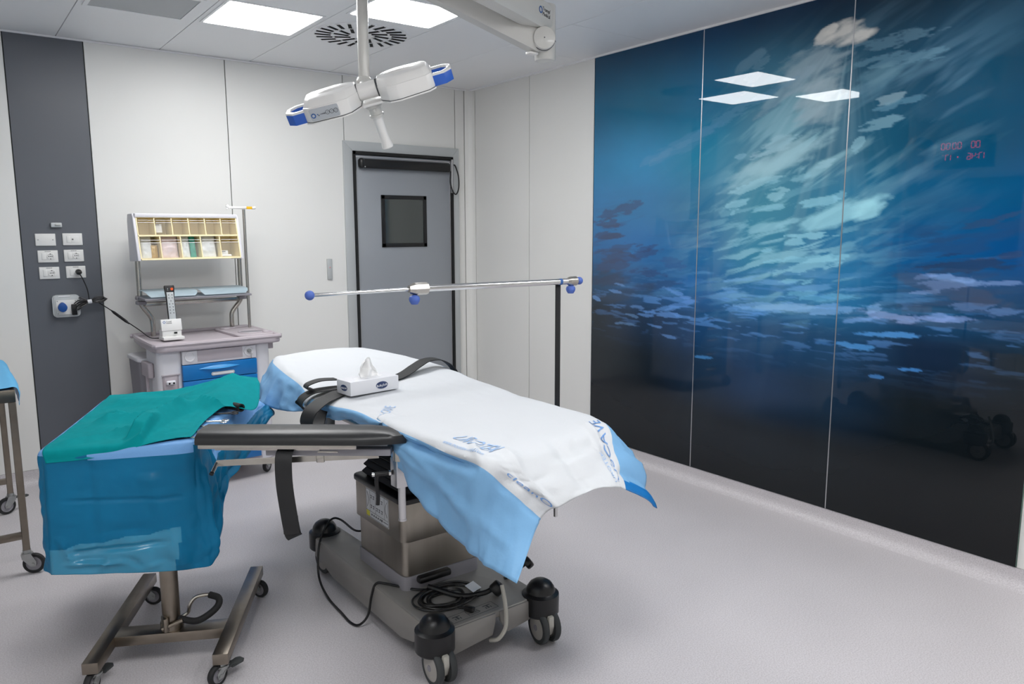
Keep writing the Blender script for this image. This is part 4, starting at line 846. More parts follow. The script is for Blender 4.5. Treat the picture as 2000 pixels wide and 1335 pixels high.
for i in range(7):
    for sx in (-.0105, .0105):
        if i == 2 and sx > 0: continue
        x = 0 if i == 2 else sx
        g = G(); g.X = X; z = .078 - i * .0205
        g.box((x, z, .0106), (.008, .003, .0012)); g.box((x + .001, z - .003, .0106), (.003, .005, .0012)); kob('key_print', g, 'inkd', r)
g = G(); g.X = X; g.box((-.012, .118, .0095), (.003, .01, .0015)); g.box((-.012, .107, .0095), (.003, .003, .0015)); g.box((0, .0275, .0108), (.044, .001, .0012)); kob('mark', g, 'remote', r)
# ================================================================== operating table
TX, TY = 1.665, 2.96
tab = thing('operating_table', 'grey operating table on a wheeled base, draped in white and blue sheets', 'operating table', (TX, TY, 0))
def tob(name, g, m, p=None, **k): return obj(name, g, m, p or tab, **k)
XN, XP, YN, YP = 1.395, 1.925, 2.345, 3.56
# base: top plate, skirts with wheel arches, split end skirt
g = G(); g.prism([(XN, YN + .05), (XN + .05, YN), (XP - .05, YN), (XP, YN + .05), (XP, YP - .02), (XP - .1, YP + .02), (XP - .14, YP), (XP - .16, 3.28), (1.56, 3.28), (1.55, YP), (XN + .1, YP + .02), (XN, YP - .05)], .168, .2, bev=.008, seg=3); bs = tob('base_plate', g, 'basegrey')
def skirt_y(x, out):
    pr = [(2.42, .195), (3.50, .195), (3.52, .10), (3.40, .085), (3.30, .06), (2.62, .06), (2.52, .085), (2.47, .12), (2.44, .14), (2.42, .135)]
    top_ = [(y, z) for y, z in pr]; g = G(); g.prism(pr, x - .007, x + .007, YZ, bev=.003); return tob('side_skirt', g, 'basegrey', bs)
skirt_y(XN + .004, -1); skirt_y(XP - .004, 1)
XZ = Matrix(((1, 0, 0, 0), (0, 0, -1, 0), (0, 1, 0, 0), (0, 0, 0, 1)))
for pr in ([(1.46, .195), (1.675, .195), (1.675, .165), (1.66, .105), (1.56, .095), (1.475, .085), (1.46, .10)], [(1.695, .195), (1.88, .195), (1.88, .12), (1.84, .11), (1.735, .095), (1.70, .15)]):
    g = G(); g.prism(pr, -(YN + .008), -(YN - .006), XZ, bev=.003); tob('end_skirt', g, 'basegrey', bs)
# castors with black domed covers
for x, y, a in ((1.405, 2.37, 268), (1.92, 2.355, 262), (1.46, 3.545, 275), (1.875, 3.545, 95)):
    g = G(); X = Matrix.Translation((x, y, 0)); g.lathe([(0, .118), (.072, .118), (.078, .125), (.079, .195), (.078, .205), (.066, .211), (.062, .214), (.058, .232), (.046, .25), (.028, .262), (.010, .2665), (0, .267)], X, 32); dm = tob('dome_cover', g, 'blackp', label='black domed castor cover')
    X = Matrix.Translation((x, y, 0)) @ Matrix.Rotation(math.radians(a), 4, 'Z'); o = .034
    for s in (-1, 1):
        Xw = X @ Matrix.Translation((o, s * .028, .0725)) @ Matrix.Rotation(PI / 2, 4, 'X')
        g = G(); g.X = Xw; g.lathe([(.052, -.013), (.068, -.013), (.0725, -.007), (.0725, .007), (.068, .013), (.052, .013)], None, 32); wh = tob('tyre', g, 'tyre', dm)
        g = G(); g.X = Xw; z1 = -.013 * s; g.lathe([(0, z1 * 1.25), (.03, z1 * 1.22), (.056, z1 * .9), (.056, -z1 * .5), (0, -z1 * .5)], None, 28); g.lathe([(0, z1 * 1.45), (.0125, z1 * 1.45), (.013, z1 * 1.1), (0, z1 * 1.1)], None, 18, mi=1); tob('wheel_disc', g, ['wheelg', 'cartd'], dm)
    g = G(); g.X = X @ Matrix.Translation((o, 0, 0)); g.prism([(-.05, .135), (.058, .135), (.06, .09), (.045, .05), (.02, .03), (-.005, .045), (-.03, .09)], -.013, .013, Matrix.Rotation(PI / 2, 4, 'X'), bev=.006); g.sph((.02, 0, .03), .012, n=10); tob('fork', g, 'beige', dm)
# column, sticker, bellows
g = G(); g.prism(rrect(1.455, 1.86, 2.70, 3.17, .035), .42, .592, bev=.003); col = tob('column', g, 'steeld')
g = G(); g.prism(rrect(1.467, 1.848, 2.712, 3.158, .035), .235, .43); tob('lower_sleeve', g, 'steeld', col)
g = G(); g.prism(rrect(1.462, 1.853, 2.707, 3.163, .035), .196, .262); tob('plinth', g, 'cartd', col)
g = G(); g.prism(rrect(1.447, 1.868, 2.692, 3.178, .04), .588, .612, bev=.006); tob('column_collar', g, 'blackp', col)
bl = None; prev = None
for k in range(7):
    z = .612 + k * .034; q = .006 + k * .006
    g = G(); r0 = rrect(1.47 + q, 1.845 - q, 2.715 + q, 3.155 - q, .04); r1 = rrect(1.47 + q + .018, 1.845 - q - .018, 2.715 + q + .018, 3.155 - q - .018, .03)
    g.prism(r1, z, z + .017, top=r0); g.prism(r0, z + .017, z + .036, top=r1)
    if bl is None: bl = tob('bellows', g, 'blackm')
    else: tob('bellows_fold', g, 'blackm', bl)
SX = frame_X((1.4542, 2.93, .515), (0, -1, 0), (0, 0, 1))
g = G(); g.X = SX; g.box((0, 0, 0), (.215, .132, .0016)); st = tob('instruction_sticker', g, 'sticker', col)
g = G(); g.X = SX
for x0, x1, y0, y1 in ((-.105, .105, .062, .0635), (-.105, .105, -.0635, -.062), (-.105, -.1035, -.063, .063), (.1035, .105, -.063, .063), (-.105, .105, -.036, -.0348), (-.068, -.067, -.036, .063), (.07, .071, -.036, .063), (-.015, -.014, -.036, .063)): g.box(((x0 + x1) / 2, (y0 + y1) / 2, .0012), (x1 - x0, y1 - y0, .0006))
for cx in (-.055, -.032, .0, .022, .047):
    for cy in (.04, -.005): g.box((cx, cy, .0012), (.014, .0035, .0006)); g.box((cx + .003, cy - .008, .0012), (.003, .012, .0006)); g.box((cx - .004, cy - .011, .0012), (.008, .0025, .0006))
for sx in (-1, 1): g.tube([(sx * .094, .05, .0012), (sx * .078 , .015, .0012), (sx * .094, -.02, .0012)], .0009, 5)
for k in range(5): g.box((-.05 + k * .02, -.048, .0012), (.010, .007, .0006))
g.cyl((.045, -.048, .0008), (.045, -.048, .0016), .006, n=14); g.box((.08, -.048, .0012), (.04, .003, .0006)); tob('sticker_print', g, 'inkd', st)['kind'] = 'stuff'
g = G(); g.X = SX; g.box((-.087, -.049, .0012), (.032, .024, .0008)); tob('yellow_field', g, 'stickery', st)
# top frame, rails, upholstery
g = G(); g.prism(rrect(1.43, 1.90, 2.70, 3.25, .03), .86, .93, bev=.006); g.prism([(2.62, .915), (3.22, .915), (3.10, .80), (2.78, .80)], 1.455, 1.87, YZ, bev=.008); tob('head_casting', g, 'castd')
for y0, y1, nm in ((2.0, 2.62, 'leg_section'), (2.64, 3.45, 'seat_section'), (3.47, 4.0, 'back_section'), (4.02, 4.25, 'head_section')):
    x0, x1 = (1.40, 1.93) if nm != 'head_section' else (1.52, 1.85)
    g = G(); g.prism(rrect(x0, x1, y0, y1, .03), .905, .93); s_ = tob(nm, g, 'castd'); g = G(); g.prism(rrect(x0 - .005, x1 + .005, y0, y1, .04), .93, .982, bev=.012, seg=3); tob('cushion', g, 'pad', s_)
    if nm != 'head_section':
        for x in (x0 - .022, x1 + .022): g = G(); g.box((x, (y0 + y1) / 2, .905), (.012, y1 - y0 - .04, .028), bev=.002); tob('side_rail', g, 'steel', s_)
# pedals and levers at the foot end of the base
g = G(); g.tube([(1.55, 2.66, .222), (1.62, 2.52, .215), (1.70, 2.47, .222), (1.745, 2.46, .232)], .011, 8); g.box((1.60, 2.70, .245), (.16, .05, .03), bev=.01); pd = tob('foot_pedal', g, 'blackp')
g = G(); g.cyl((1.745, 2.455, .22), (1.775, 2.44, .25), .030, n=20, bev=.008); tob('pedal_pad', g, 'blackp', pd)
g = G(); g.cyl((1.95, 2.50, .265), (1.975, 2.49, .285), .026, n=20, bev=.008); g.tube([(1.95, 2.50, .27), (1.92, 2.53, .235), (1.88, 2.56, .20)], .008, 8); tob('foot_pedal', g, 'blackp')
g = G(); g.tube([(1.715, 2.352, .30), (1.713, 2.33, .24), (1.711, 2.318, .18), (1.70, 2.312, .13), (1.675, 2.325, .09), (1.66, 2.36, .075)], .0085, 8); tob('brake_lever', g, 'beige', label='beige bent brake lever')
g = G()
for x, y in ((1.525, 2.40), (1.70, 2.455)): pass
PXm = frame_X((1.60, 2.395, .2006), (1, .03, 0), (-.03, 1, 0))
g.X = PXm
for cx in (-.075, .075): g.box((cx, .012, 0), (.036, .004, .0008)); g.box((cx, 0, 0), (.008, .022, .0008)); g.box((cx - .012, -.006, 0), (.004, .012, .0008)); g.box((cx + .012, -.006, 0), (.004, .012, .0008))
for y in (-.016, .0): g.box((0, y, 0), (.05 - abs(y) * .5, .0018, .0008))
g.box((-.025, .002, 0), (.0018, .036, .0008)); g.box((.025, -.004, 0), (.0018, .024, .0008))
for (x0, x1, y0, y1) in ((-.11, .11, .026, .0275), (-.11, .11, -.0275, -.026), (-.1115, -.11, -.027, .027), (.11, .1115, -.027, .027)): g.box(((x0 + x1) / 2, (y0 + y1) / 2, 0), (x1 - x0, y1 - y0, .0006))
tob('base_print', g, 'inkd', bs)['kind'] = 'stuff'

# ---- mains cable lying over the base
r = thing('mains_cable', 'black cable hanging to the floor and coiled on the operating table base', 'cable', (1.55, 2.60, .2))
cpts = [(1.62, 3.42, .205), (1.575, 3.44, .215), (1.53, 3.50, .262), (1.48, 3.50, .276), (1.425, 3.475, .232), (1.378, 3.43, .17), (1.345, 3.36, .06), (1.33, 3.22, .012), (1.322, 3.05, .008), (1.318, 2.95, .008), (1.335, 2.90, .012), (1.365, 2.87, .06), (1.38, 2.86, .15), (1.398, 2.85, .205), (1.43, 2.82, .2085), (1.50, 2.70, .2085), (1.57, 2.64, .21)]
obj('lead', G().tube(cpts, .0055, 8), 'blackp', r)
g = G(); rnd = random.Random(4)
for k in range(6):
    a, b_, cx, cy, z = .062 + .018 * k, .05 + .011 * k, 1.57 + rnd.uniform(-.02, .025), 2.56 + rnd.uniform(-.012, .012), .207 + .004 * (k % 3)
    g.tube([(cx + a * math.cos(t), cy + b_ * math.sin(t), z + .003 * math.sin(3 * t + k)) for t in [2 * PI * q / 14 for q in range(14)]], .0048, 6, closed=True, step=3)
obj('coil', g, 'blackp', r)
g = G(); g.tube([(1.56, 2.49, .21), (1.57, 2.45, .21), (1.585, 2.425, .212)], .0055, 8); g.box((1.592, 2.408, .213), (.026, .045, .022), bev=.007, R=Matrix.Rotation(.4, 3, 'Z')); pg = obj('plug', g, 'blackp', r)
for s in (-1, 1): g = G(); c = Vector((1.60 + .008 * s, 2.388 - .003 * s, .213)); g.cyl(c, c + Vector((.008, -.019, 0)), .0022, n=8); obj('pin', g, 'chrome', pg)
tg = obj('paper_tag', G().box((1.69, 2.525, .2325), (.055, .048, .0012), R=Matrix.Rotation(.3, 3, 'Z') @ Matrix.Rotation(.35, 3, 'X')), 'lgrey', r, label='white paper tag')

# ================================================================== arm board
Rc, Lc = Vector((1.325, 2.445, .965)), Vector((.735, 2.905, .965))
dl = (Lc - Rc); LEN = dl.length; du_ = dl.normalized(); dw = Vector((0, 0, 1)).cross(du_).normalized()       # du_ towards the free end
dw = dw if dw.y > 0 else -dw                                                                              # away from the viewer
AX = Matrix((du_, dw, du_.cross(dw))).transposed().to_4x4(); AX.translation = Rc
zs = 1 if AX.col[2][2] > 0 else -1
arm_b = thing('arm_board', 'black padded arm board sticking out from the side of the operating table', 'arm board', (1.325, 2.49, .65))
t = bmesh.new(); rings = []
for k in range(25):
    u = -.02 + (LEN + .02) * k / 24; e = min(1, max(0, (u + .024) / .15)) ** .42
    w_ = .078 * (.35 + .65 * e); zt_ = .036 * (.25 + .75 * e) if u < .2 else .036; ring = []
    for y, z in ((-1, -.012), (-1.02, .002), (-.93, .018), (-.6, zt_ * .86), (-.2, zt_ * .98), (.25, zt_), (.65, zt_ * .96), (.95, zt_ * .6), (1, .0), (.98, -.012)):
        ring.append(t.verts.new(AX @ Vector((u, y * w_, zs * z))))
    rings.append(ring)
for a, b in zip(rings, rings[1:]):
    for k in range(10): t.faces.new((a[k], a[(k + 1) % 10], b[(k + 1) % 10], b[k]))
t.faces.new(rings[0]); t.faces.new(rings[-1][::-1]); bmesh.ops.recalc_face_normals(t, faces=t.faces); g = G(); g._merge(t, 0); obj('pad', g, 'pad', arm_b, ang=50)
def ab(name, c, d_, m, bev=.002, p=None, label=None): g = G(); g.X = AX; g.box((c[0], c[1], zs * c[2]), d_, bev=bev); return obj(name, g, m, p or arm_b, label=label)
ab('edge_rail', (LEN * .60, -.066, -.020), (LEN * .78, .012, .017), 'steel'); ab('edge_rail', (LEN * .60, .066, -.020), (LEN * .78, .012, .017), 'steel')
ab('base_plate', (LEN * .52, 0, -.016), (LEN * .92, .12, .006), 'castd')
ub = ab('under_frame', (LEN * .36, -.01, -.048), (LEN * .62, .07, .026), 'cartd', .004)
ab('slot', (LEN * .36, -.0465, -.045), (.075, .003, .006), 'steel', .001, ub)
ab('flat_rail', (LEN * .66, -.045, -.034), (LEN * .52, .006, .012), 'steel')
q0, q1 = AX @ Vector((LEN * .12, -.0, zs * -.07)), AX @ Vector((LEN * .93, -.02, zs * -.098))
g = G(); g.ribbon([q0, q0.lerp(q1, .5), q1], (0, 0, 1), .022, .008, step=3); rl = obj('release_lever', g, 'steel', arm_b)
g = G(); g.cyl(q1 + dw * .0, q1 - dw * .045 + Vector((0, 0, -.022)), .0075, n=12); g.cyl(q1 - dw * .045 + Vector((0, 0, -.022)), q1 - dw * .052 + Vector((0, 0, -.0255)), .008, n=12, mi=1); obj('lever_tip', g, ['chrome', 'blackp'], rl)
m_ = q0.lerp(q1, .36); g = G(); g.box(m_, (.03, .016, .032), bev=.003, R=Matrix.Rotation(math.atan2(du_.y, du_.x), 3, 'Z')); obj('lever_clip', g, 'steel', rl)
# hanging strap
s0 = AX @ Vector((LEN * .565, -.075, zs * -.03)); g = G()
g.ribbon([s0 + dw * .1 + Vector((0, 0, .002)), s0 + dw * .03 - Vector((0, 0, .004)), s0 - dw * .008 - Vector((0, 0, .03)), s0 - dw * .012 - Vector((0, 0, .12)), s0 - dw * .008 - du_ * .008 - Vector((0, 0, .22)), s0 - du_ * .018 - Vector((0, 0, .315)), s0 + dw * .004 - du_ * .026 - Vector((0, 0, .335))], [du_ * 1.0] * 7, .062, .0035)
sp = obj('strap', g, 'strap', arm_b)
g = G(); z0 = s0 - du_ * .0145 - Vector((0, 0, .285)); g.box(z0 - dw * .0035, (.060, .0025, .07), bev=.001, R=Matrix.Rotation(math.atan2(du_.y, du_.x), 3, 'Z') @ Matrix.Rotation(.06, 3, 'Y')); obj('hook_patch', g, 'blackp', sp, label='shiny hook and loop patch')
# pivot, clamp block, post
pv = Vector((1.335, 2.485, 0))
g = G(); g.cyl(pv + Vector((0, 0, .865)), pv + Vector((0, 0, .943)), .027, n=28); g.cyl(pv + Vector((0, 0, .905)), pv + Vector((0, 0, .911)), .0285, n=28, mi=1); obj('pivot', g, ['steel', 'blackp'], arm_b)
pc = pv + Vector((.012, .02, 0))
g = G(); g.prism([(-.03, -.024), (.012, -.03), (.032, -.012), (.032, .024), (-.03, .028)], .755, .868, Matrix.Translation(pc), bev=.004); g.cyl(pc + Vector((0, 0, .862)), pc + Vector((0, 0, .874)), .026, n=24, mi=1); cb = obj('clamp_block', g, ['alu', 'blackp'], arm_b)
g = G(); g.cyl(pc + Vector((0, -.006, .62)), pc + Vector((0, -.006, .76)), .0145, n=20); g.cyl(pc + Vector((0, -.006, .617)), pc + Vector((0, -.006, .624)), .016, n=20); obj('clamp_post', g, 'alu', arm_b)
lv = pc + Vector((-.034, .012, .81)); g = G(); g.cyl(lv, lv + Vector((-.055, .03, -.004)), .009, n=14); g.tube([lv + Vector((-.045, .024, -.004)), lv + Vector((-.05, .026, -.03)), lv + Vector((-.046, .026, -.09)), lv + Vector((-.048, .026, -.125))], .008, 8); obj('clamp_lever', g, 'blackp', cb)
g = G(); g.cyl(lv + Vector((-.055, .03, -.004)), lv + Vector((-.064, .035, -.005)), .0085, n=14); g.cyl(lv + Vector((-.008, .004, 0)), lv, .011, n=14); obj('lever_screw', g, 'chrome', cb)

# ================================================================== screen bar over the table
sx_, sy_, sz_ = 2.035, 2.42, 1.514
r = thing('screen_bar', 'black post carrying a chrome telescopic bar with blue ball knobs across the operating table', 'screen frame', (sx_, sy_, .485))
g = G(); g.box((sx_ + .035, sy_ + .01, 1.20), (.024, .009, .62), bev=.002); obj('post', g, 'blackm', r, label='black flat post')
g = G(); g.cyl((sx_ + .03, sy_ + .01, .485), (sx_ + .03, sy_ + .01, .92), .0095, n=18, bev=.002); obj('lower_rod', g, 'chrome', r)
g = G(); g.box((1.998, sy_ + .01, .90), (.075, .05, .05), bev=.006); obj('rail_clamp', g, 'castd', r)
g = G(); g.cyl((2.12, sy_, sz_), (1.41, sy_, sz_ + .003), .0125, n=24); obj('outer_tube', g, 'chrome', r)
g = G(); g.cyl((1.43, sy_, sz_ + .003), (.985, sy_, sz_), .0062, n=16); obj('inner_rod', g, 'chrome', r)
def collar(x, n_, rr, ln, z):
    g = G(); g.cyl((x + ln / 2, sy_, z), (x - ln * .2, sy_, z), rr, n=n_); g.cyl((x - ln * .2, sy_, z), (x - ln / 2, sy_, z), rr, rr * .62, n=n_); return obj('collar', g, 'steel', r)
collar(1.39, 8, .023, .075, sz_ + .003); collar(2.135, 26, .0195, .05, sz_)
g = G(); g.cyl((2.08, sy_, sz_), (2.11, sy_, sz_), .0132, n=20); obj('end_sleeve', g, 'alu', r)
g = G(); g.cyl((2.066, sy_, sz_), (2.08, sy_, sz_), .0131, n=20); obj('size_label', g, 'ink', r)
for x, z, rr in ((.977, sz_, .0165), (2.18, sz_, .0165)): obj('ball_knob', G().sph((x, sy_, z), rr, n=24), 'ball', r, label='blue ball knob')
for x, z in ((1.375, sz_ - .037), (2.132, sz_ - .035)):
    g = G(); g.lathe([(0, -.0165), (.012, -.0165), (.0185, -.006), (.0205, .003), (.0175, .012), (.008, .018), (0, .019)], Matrix.Translation((x, sy_, z)), 28); kb = obj('clamp_knob', g, 'ball', r, label='blue clamp knob')
    obj('stem', G().cyl((x, sy_, z + .016), (x, sy_, z + .04), .0035, n=10), 'blackp', kb)
# ================================================================== paper sheets on the operating table
# columns: near hem, near white/blue edge, inner near, middle, inner far, far edge, far hem
HG = [
 [(1.345, 2.645, .955), (1.318, 2.60, .988), (1.43, 2.55, .997), (1.66, 2.52, .997), (1.88, 2.52, .997), (2.025, 2.55, .986), (2.06, 2.56, .93)],
 [(1.330, 2.83, .945), (1.310, 2.80, .995), (1.43, 2.80, 1.006), (1.66, 2.80, 1.008), (1.88, 2.80, 1.008), (2.040, 2.80, .998), (2.075, 2.80, .90)],
 [(1.300, 3.04, .925), (1.285, 3.02, .985), (1.42, 3.02, 1.008), (1.66, 3.05, 1.010), (1.89, 3.06, 1.010), (2.070, 3.06, .995), (2.10, 3.06, .90)],
 [(1.290, 3.25, .915), (1.295, 3.24, .978), (1.43, 3.24, 1.006), (1.66, 3.26, 1.009), (1.90, 3.30, 1.010), (2.110, 3.32, 1.000), (2.14, 3.32, .91)],
 [(1.285, 3.50, .865), (1.335, 3.48, .995), (1.45, 3.48, 1.012), (1.68, 3.50, 1.012), (1.92, 3.52, 1.012), (2.125, 3.54, 1.004), (2.165, 3.54, .92)],
 [(1.285, 3.80, .835), (1.370, 3.78, 1.004), (1.48, 3.80, 1.014), (1.70, 3.80, 1.016), (1.92, 3.82, 1.014), (2.115, 3.82, 1.006), (2.16, 3.82, .92)],
 [(1.340, 4.10, .815), (1.425, 4.08, 1.004), (1.53, 4.08, 1.016), (1.72, 4.10, 1.022), (1.92, 4.10, 1.020), (2.08, 4.10, 1.008), (2.13, 4.10, .92)],
 [(1.420, 4.30, .825), (1.480, 4.24, .998), (1.58, 4.27, 1.010), (1.74, 4.29, 1.018), (1.90, 4.30, 1.014), (2.03, 4.28, 1.000), (2.09, 4.26, .92)],
 [(1.470, 4.38, .86), (1.50, 4.34, .90), (1.60, 4.36, .90), (1.74, 4.37, .90), (1.90, 4.37, .90), (2.01, 4.35, .90), (2.06, 4.32, .88)]]
def hang_amp(U, V): return .35 + 2.2 * np.clip(1.15 - U, 0, 1) + 1.2 * np.clip(U - 4.9, 0, 1) + .9 * np.clip(V - 7, 0, 1)
head_sheet = Sheet(HG, 16, 14, amp=.011, scale=(8, 12), seed=21, amp_fn=lambda U, V: hang_amp(U, V))
hs = head_sheet.build('paper_sheet', ['shw', 'shback', 'shb', 'shback'], zone=lambda u, v: 2 if (u < 1.0 and (v > 3.25 or v < 2.9)) or u > 5.0 or v > 7.4 else 0, flip=False)
tag(hs, 'white paper sheet with blue hem under the strap and tissue box, head half', 'sheet')
FG = [
 [(1.345, 2.66, .90), (1.325, 2.645, .996), (1.45, 2.70, 1.000), (1.66, 2.70, 1.000), (1.86, 2.70, 1.000), (2.03, 2.70, .990), (2.07, 2.74, .89)],
 [(1.318, 2.50, .845), (1.308, 2.50, .992), (1.44, 2.50, 1.006), (1.66, 2.50, 1.006), (1.88, 2.50, 1.006), (2.035, 2.50, .992), (2.085, 2.50, .88)],
 [(1.305, 2.33, .775), (1.318, 2.30, .985), (1.44, 2.28, 1.006), (1.66, 2.28, 1.003), (1.88, 2.30, 1.003), (2.045, 2.32, .988), (2.105, 2.32, .87)],
 [(1.300, 2.12, .715), (1.300, 2.08, .990), (1.43, 2.06, 1.012), (1.66, 2.10, 1.000), (1.87, 2.14, 1.002), (2.035, 2.17, .992), (2.135, 2.16, .86)],
 [(1.300, 1.95, .685), (1.302, 1.89, .992), (1.43, 1.90, 1.000), (1.66, 1.96, .985), (1.85, 2.01, .990), (1.975, 2.02, .985), (2.125, 2.03, .87)],
 [(1.305, 1.86, .67), (1.375, 1.85, .915), (1.475, 1.84, .925), (1.67, 1.87, .925), (1.83, 1.90, .92), (1.915, 1.91, .91), (2.10, 1.93, .79)],
 [(1.325, 1.745, .660), (1.475, 1.80, .812), (1.55, 1.79, .842), (1.69, 1.80, .862), (1.81, 1.80, .850), (1.865, 1.805, .828), (2.055, 1.84, .700)]]
foot_sheet = Sheet(FG, 18, 18, amp=.012, scale=(5, 6), seed=8, amp_fn=lambda U, V: .3 + 1.5 * np.clip(1.3 - U, 0, 1) + .9 * np.clip(V - 3.6, 0, 1) * (U > .9) + .8 * np.clip(U - 4.9, 0, 1))
# pocket fold in the near hem, running from the arm board to the corner
U, V = foot_sheet.U, foot_sheet.V
for u0, v0, u1, v1, w_, hgt in ((.72, .1, .95, 4.0, .12, -.030), (.5, .8, .35, 5.6, .09, .009), (.7, 1.6, .25, 4.4, .10, .009), (2.1, 3.2, 1.7, 6, .22, .014), (3.1, 3.4, 2.9, 6, .2, -.012), (4.2, 3.2, 4.4, 6, .2, .014), (1.0, 4.0, 2.2, 2.4, .12, .010)):
    dx, dy = u1 - u0, v1 - v0; L = math.hypot(dx, dy); a = ((U - u0) * dx + (V - v0) * dy) / L; b = np.abs((U - u0) * dy - (V - v0) * dx) / L
    foot_sheet.P += foot_sheet.N * (-hgt * np.clip(1 - b / w_, 0, 1) * np.clip(a / .5, 0, 1) * np.clip((L - a) / .5, 0, 1))[..., None]
foot_sheet.normals()
fs = foot_sheet.build('paper_sheet', ['shw', 'shback', 'shb', 'shback'], zone=lambda u, v: 1 if u > 5.0 and v > 5.72 - .12 * (u - 5) else 2 if u < 1.0 or u > 5.0 else 0, flip=True)
tag(fs, 'white paper sheet with wide blue hem hanging over the foot end, printed lettering', 'sheet')
# printing on the sheet, following its surface (grid units per metre)
def pr(txt, size, u0, v0, du, dv, m='shink'): foot_sheet.print_on('lettering', txt, size, u0, v0, du, dv, m, fs)
pr('UROTEK', .085, 1.80, 3.05, (.2, 3.6), (7.2, -.2)); pr('www.mocatex-med.com', .032, 1.30, 3.2, (.2, 3.8), (7, -.2))
pr('cleanO', .062, 1.5, 5.30, (1.4, 7.2), (5.0, -1.6), 'shink2'); pr('MoCAVE', .080, 4.56, 4.72, (.4, -7.6), (-7.2, -.3), 'shink2'); pr('UROTEK', .036, 4.14, 5.3, (.4, -8.0), (-6.0, -.3))
head_sheet.print_on('lettering', 'MoCAVE', .07, 1.75, .55, (2.5, 2.0), (-3, 3.5), 'shink', hs)

# ================================================================== body strap and tissue box
r = thing('body_strap', 'wide black strap across the operating table beside the tissue box', 'strap', (1.67, 3.22, 1.01))
g = G(); W_ = Vector((.12, 1, 0))
pts = [(1.285, 3.26, .90), (1.265, 3.24, .93), (1.235, 3.22, .955), (1.24, 3.215, .985), (1.29, 3.215, 1.010), (1.36, 3.20, 1.018), (1.44, 3.19, 1.019), (1.58, 3.20, 1.018), (1.70, 3.23, 1.017), (1.80, 3.28, 1.026), (1.90, 3.34, 1.046), (1.98, 3.38, 1.060), (2.06, 3.40, 1.056), (2.12, 3.40, 1.030), (2.16, 3.39, .985), (2.175, 3.38, .92)]
g.ribbon(pts, [W_] * len(pts), .085, .004); obj('webbing', g, 'strap', r)
g = G(); p2 = [(1.30, 3.05, 1.012), (1.25, 3.02, 1.005), (1.19, 2.995, .975), (1.17, 2.99, .93), (1.195, 3.01, .895), (1.235, 3.045, .905), (1.262, 3.075, .935), (1.285, 3.09, .965)]
g.ribbon([(1.38, 3.10, 1.018)] + p2, [Vector((-.35, 1, .1))] * 9, .075, .004); obj('loose_end', g, 'strap', r)
g = G(); g.ribbon([(1.42, 3.24, 1.05), (1.34, 3.235, 1.056), (1.28, 3.23, 1.045), (1.268, 3.23, 1.028), (1.30, 3.23, 1.02)], [W_] * 5, .06, .004); obj('folded_end', g, 'strap', r)
g = G(); g.box((1.366, 3.22, .875), (.04, .06, .065), bev=.005); g.box((1.35, 3.20, .825), (.02, .03, .05), bev=.004); obj('rail_clamp', g, 'castd', r)
A = Vector((1.372, 2.985, 1.0175)); e1 = Vector((.994, .108, 0)); e2 = Vector((-.108, .994, 0)); e3 = Vector((0, 0, 1)); BW, BD, BH = .25, .115, .062
r = thing('tissue_box', 'white tissue box with navy oval print and a tissue standing up, on the operating table', 'tissue box', tuple(A + e1 * BW / 2 + e2 * BD / 2))
BXm = Matrix((e1, e2, e3)).transposed().to_4x4(); BXm.translation = A
g = G(); g.X = BXm; g.box((BW / 2, BD / 2, BH / 2), (BW, BD, BH), bev=.0025); obj('carton', g, 'boxw', r)
g = G(); g.X = BXm; g.prism([(BW / 2 + .075 * math.cos(a), BD / 2 + .026 * math.sin(a)) for a in [2 * PI * k / 32 for k in range(32)]], BH - .0005, BH + .0006); obj('opening', g, 'lgrey', r)
for X, rx, ry, sz in ((BXm @ frame_X((BW * .64, -.0004, BH * .47), (1, 0, 0), (0, 0, 1)), .031, .0165, .019), (BXm @ frame_X((-.0004, BD * .47, BH * .5), (0, -1, 0), (0, 0, 1)), .027, .0135, .0155)):
    g = G(); g.X = X; g.prism([(rx * math.cos(a), ry * math.sin(a)) for a in [2 * PI * k / 32 for k in range(32)]], 0, .0006); ov = obj('oval_print', g, 'navy', r, label='navy oval with white lettering')
    g = G(); text_g(g, 'BulkySoft', sz * .78, X @ Matrix.Translation((0, -.001, .0008)) @ Matrix.Rotation(.06, 4, 'Z'), extrude=.0002); obj('lettering', g, 'lgrey', ov)
tg = [[(.085, .052, .057), (.105, .066, .057), (.13, .052, .057), (.155, .064, .057), (.17, .056, .057)], [(.070, .040, .075), (.095, .078, .078), (.125, .044, .082), (.16, .075, .078), (.178, .056, .070)], [(.080, .050, .100), (.105, .082, .102), (.13, .046, .106), (.155, .072, .098), (.172, .058, .086)], [(.098, .058, .122), (.115, .076, .128), (.132, .052, .135), (.148, .066, .128), (.158, .060, .112)], [(.118, .064, .134), (.125, .070, .142), (.134, .058, .152), (.142, .062, .144), (.147, .060, .128)]]
tg = [[tuple(BXm @ Vector(p)) for p in row] for row in tg]
tsh = Sheet(tg, 8, 8, amp=.006, scale=(3, 3), seed=5); tsh.build('tissue', ['tissue', 'tissue'], parent=r, thick=.0006)
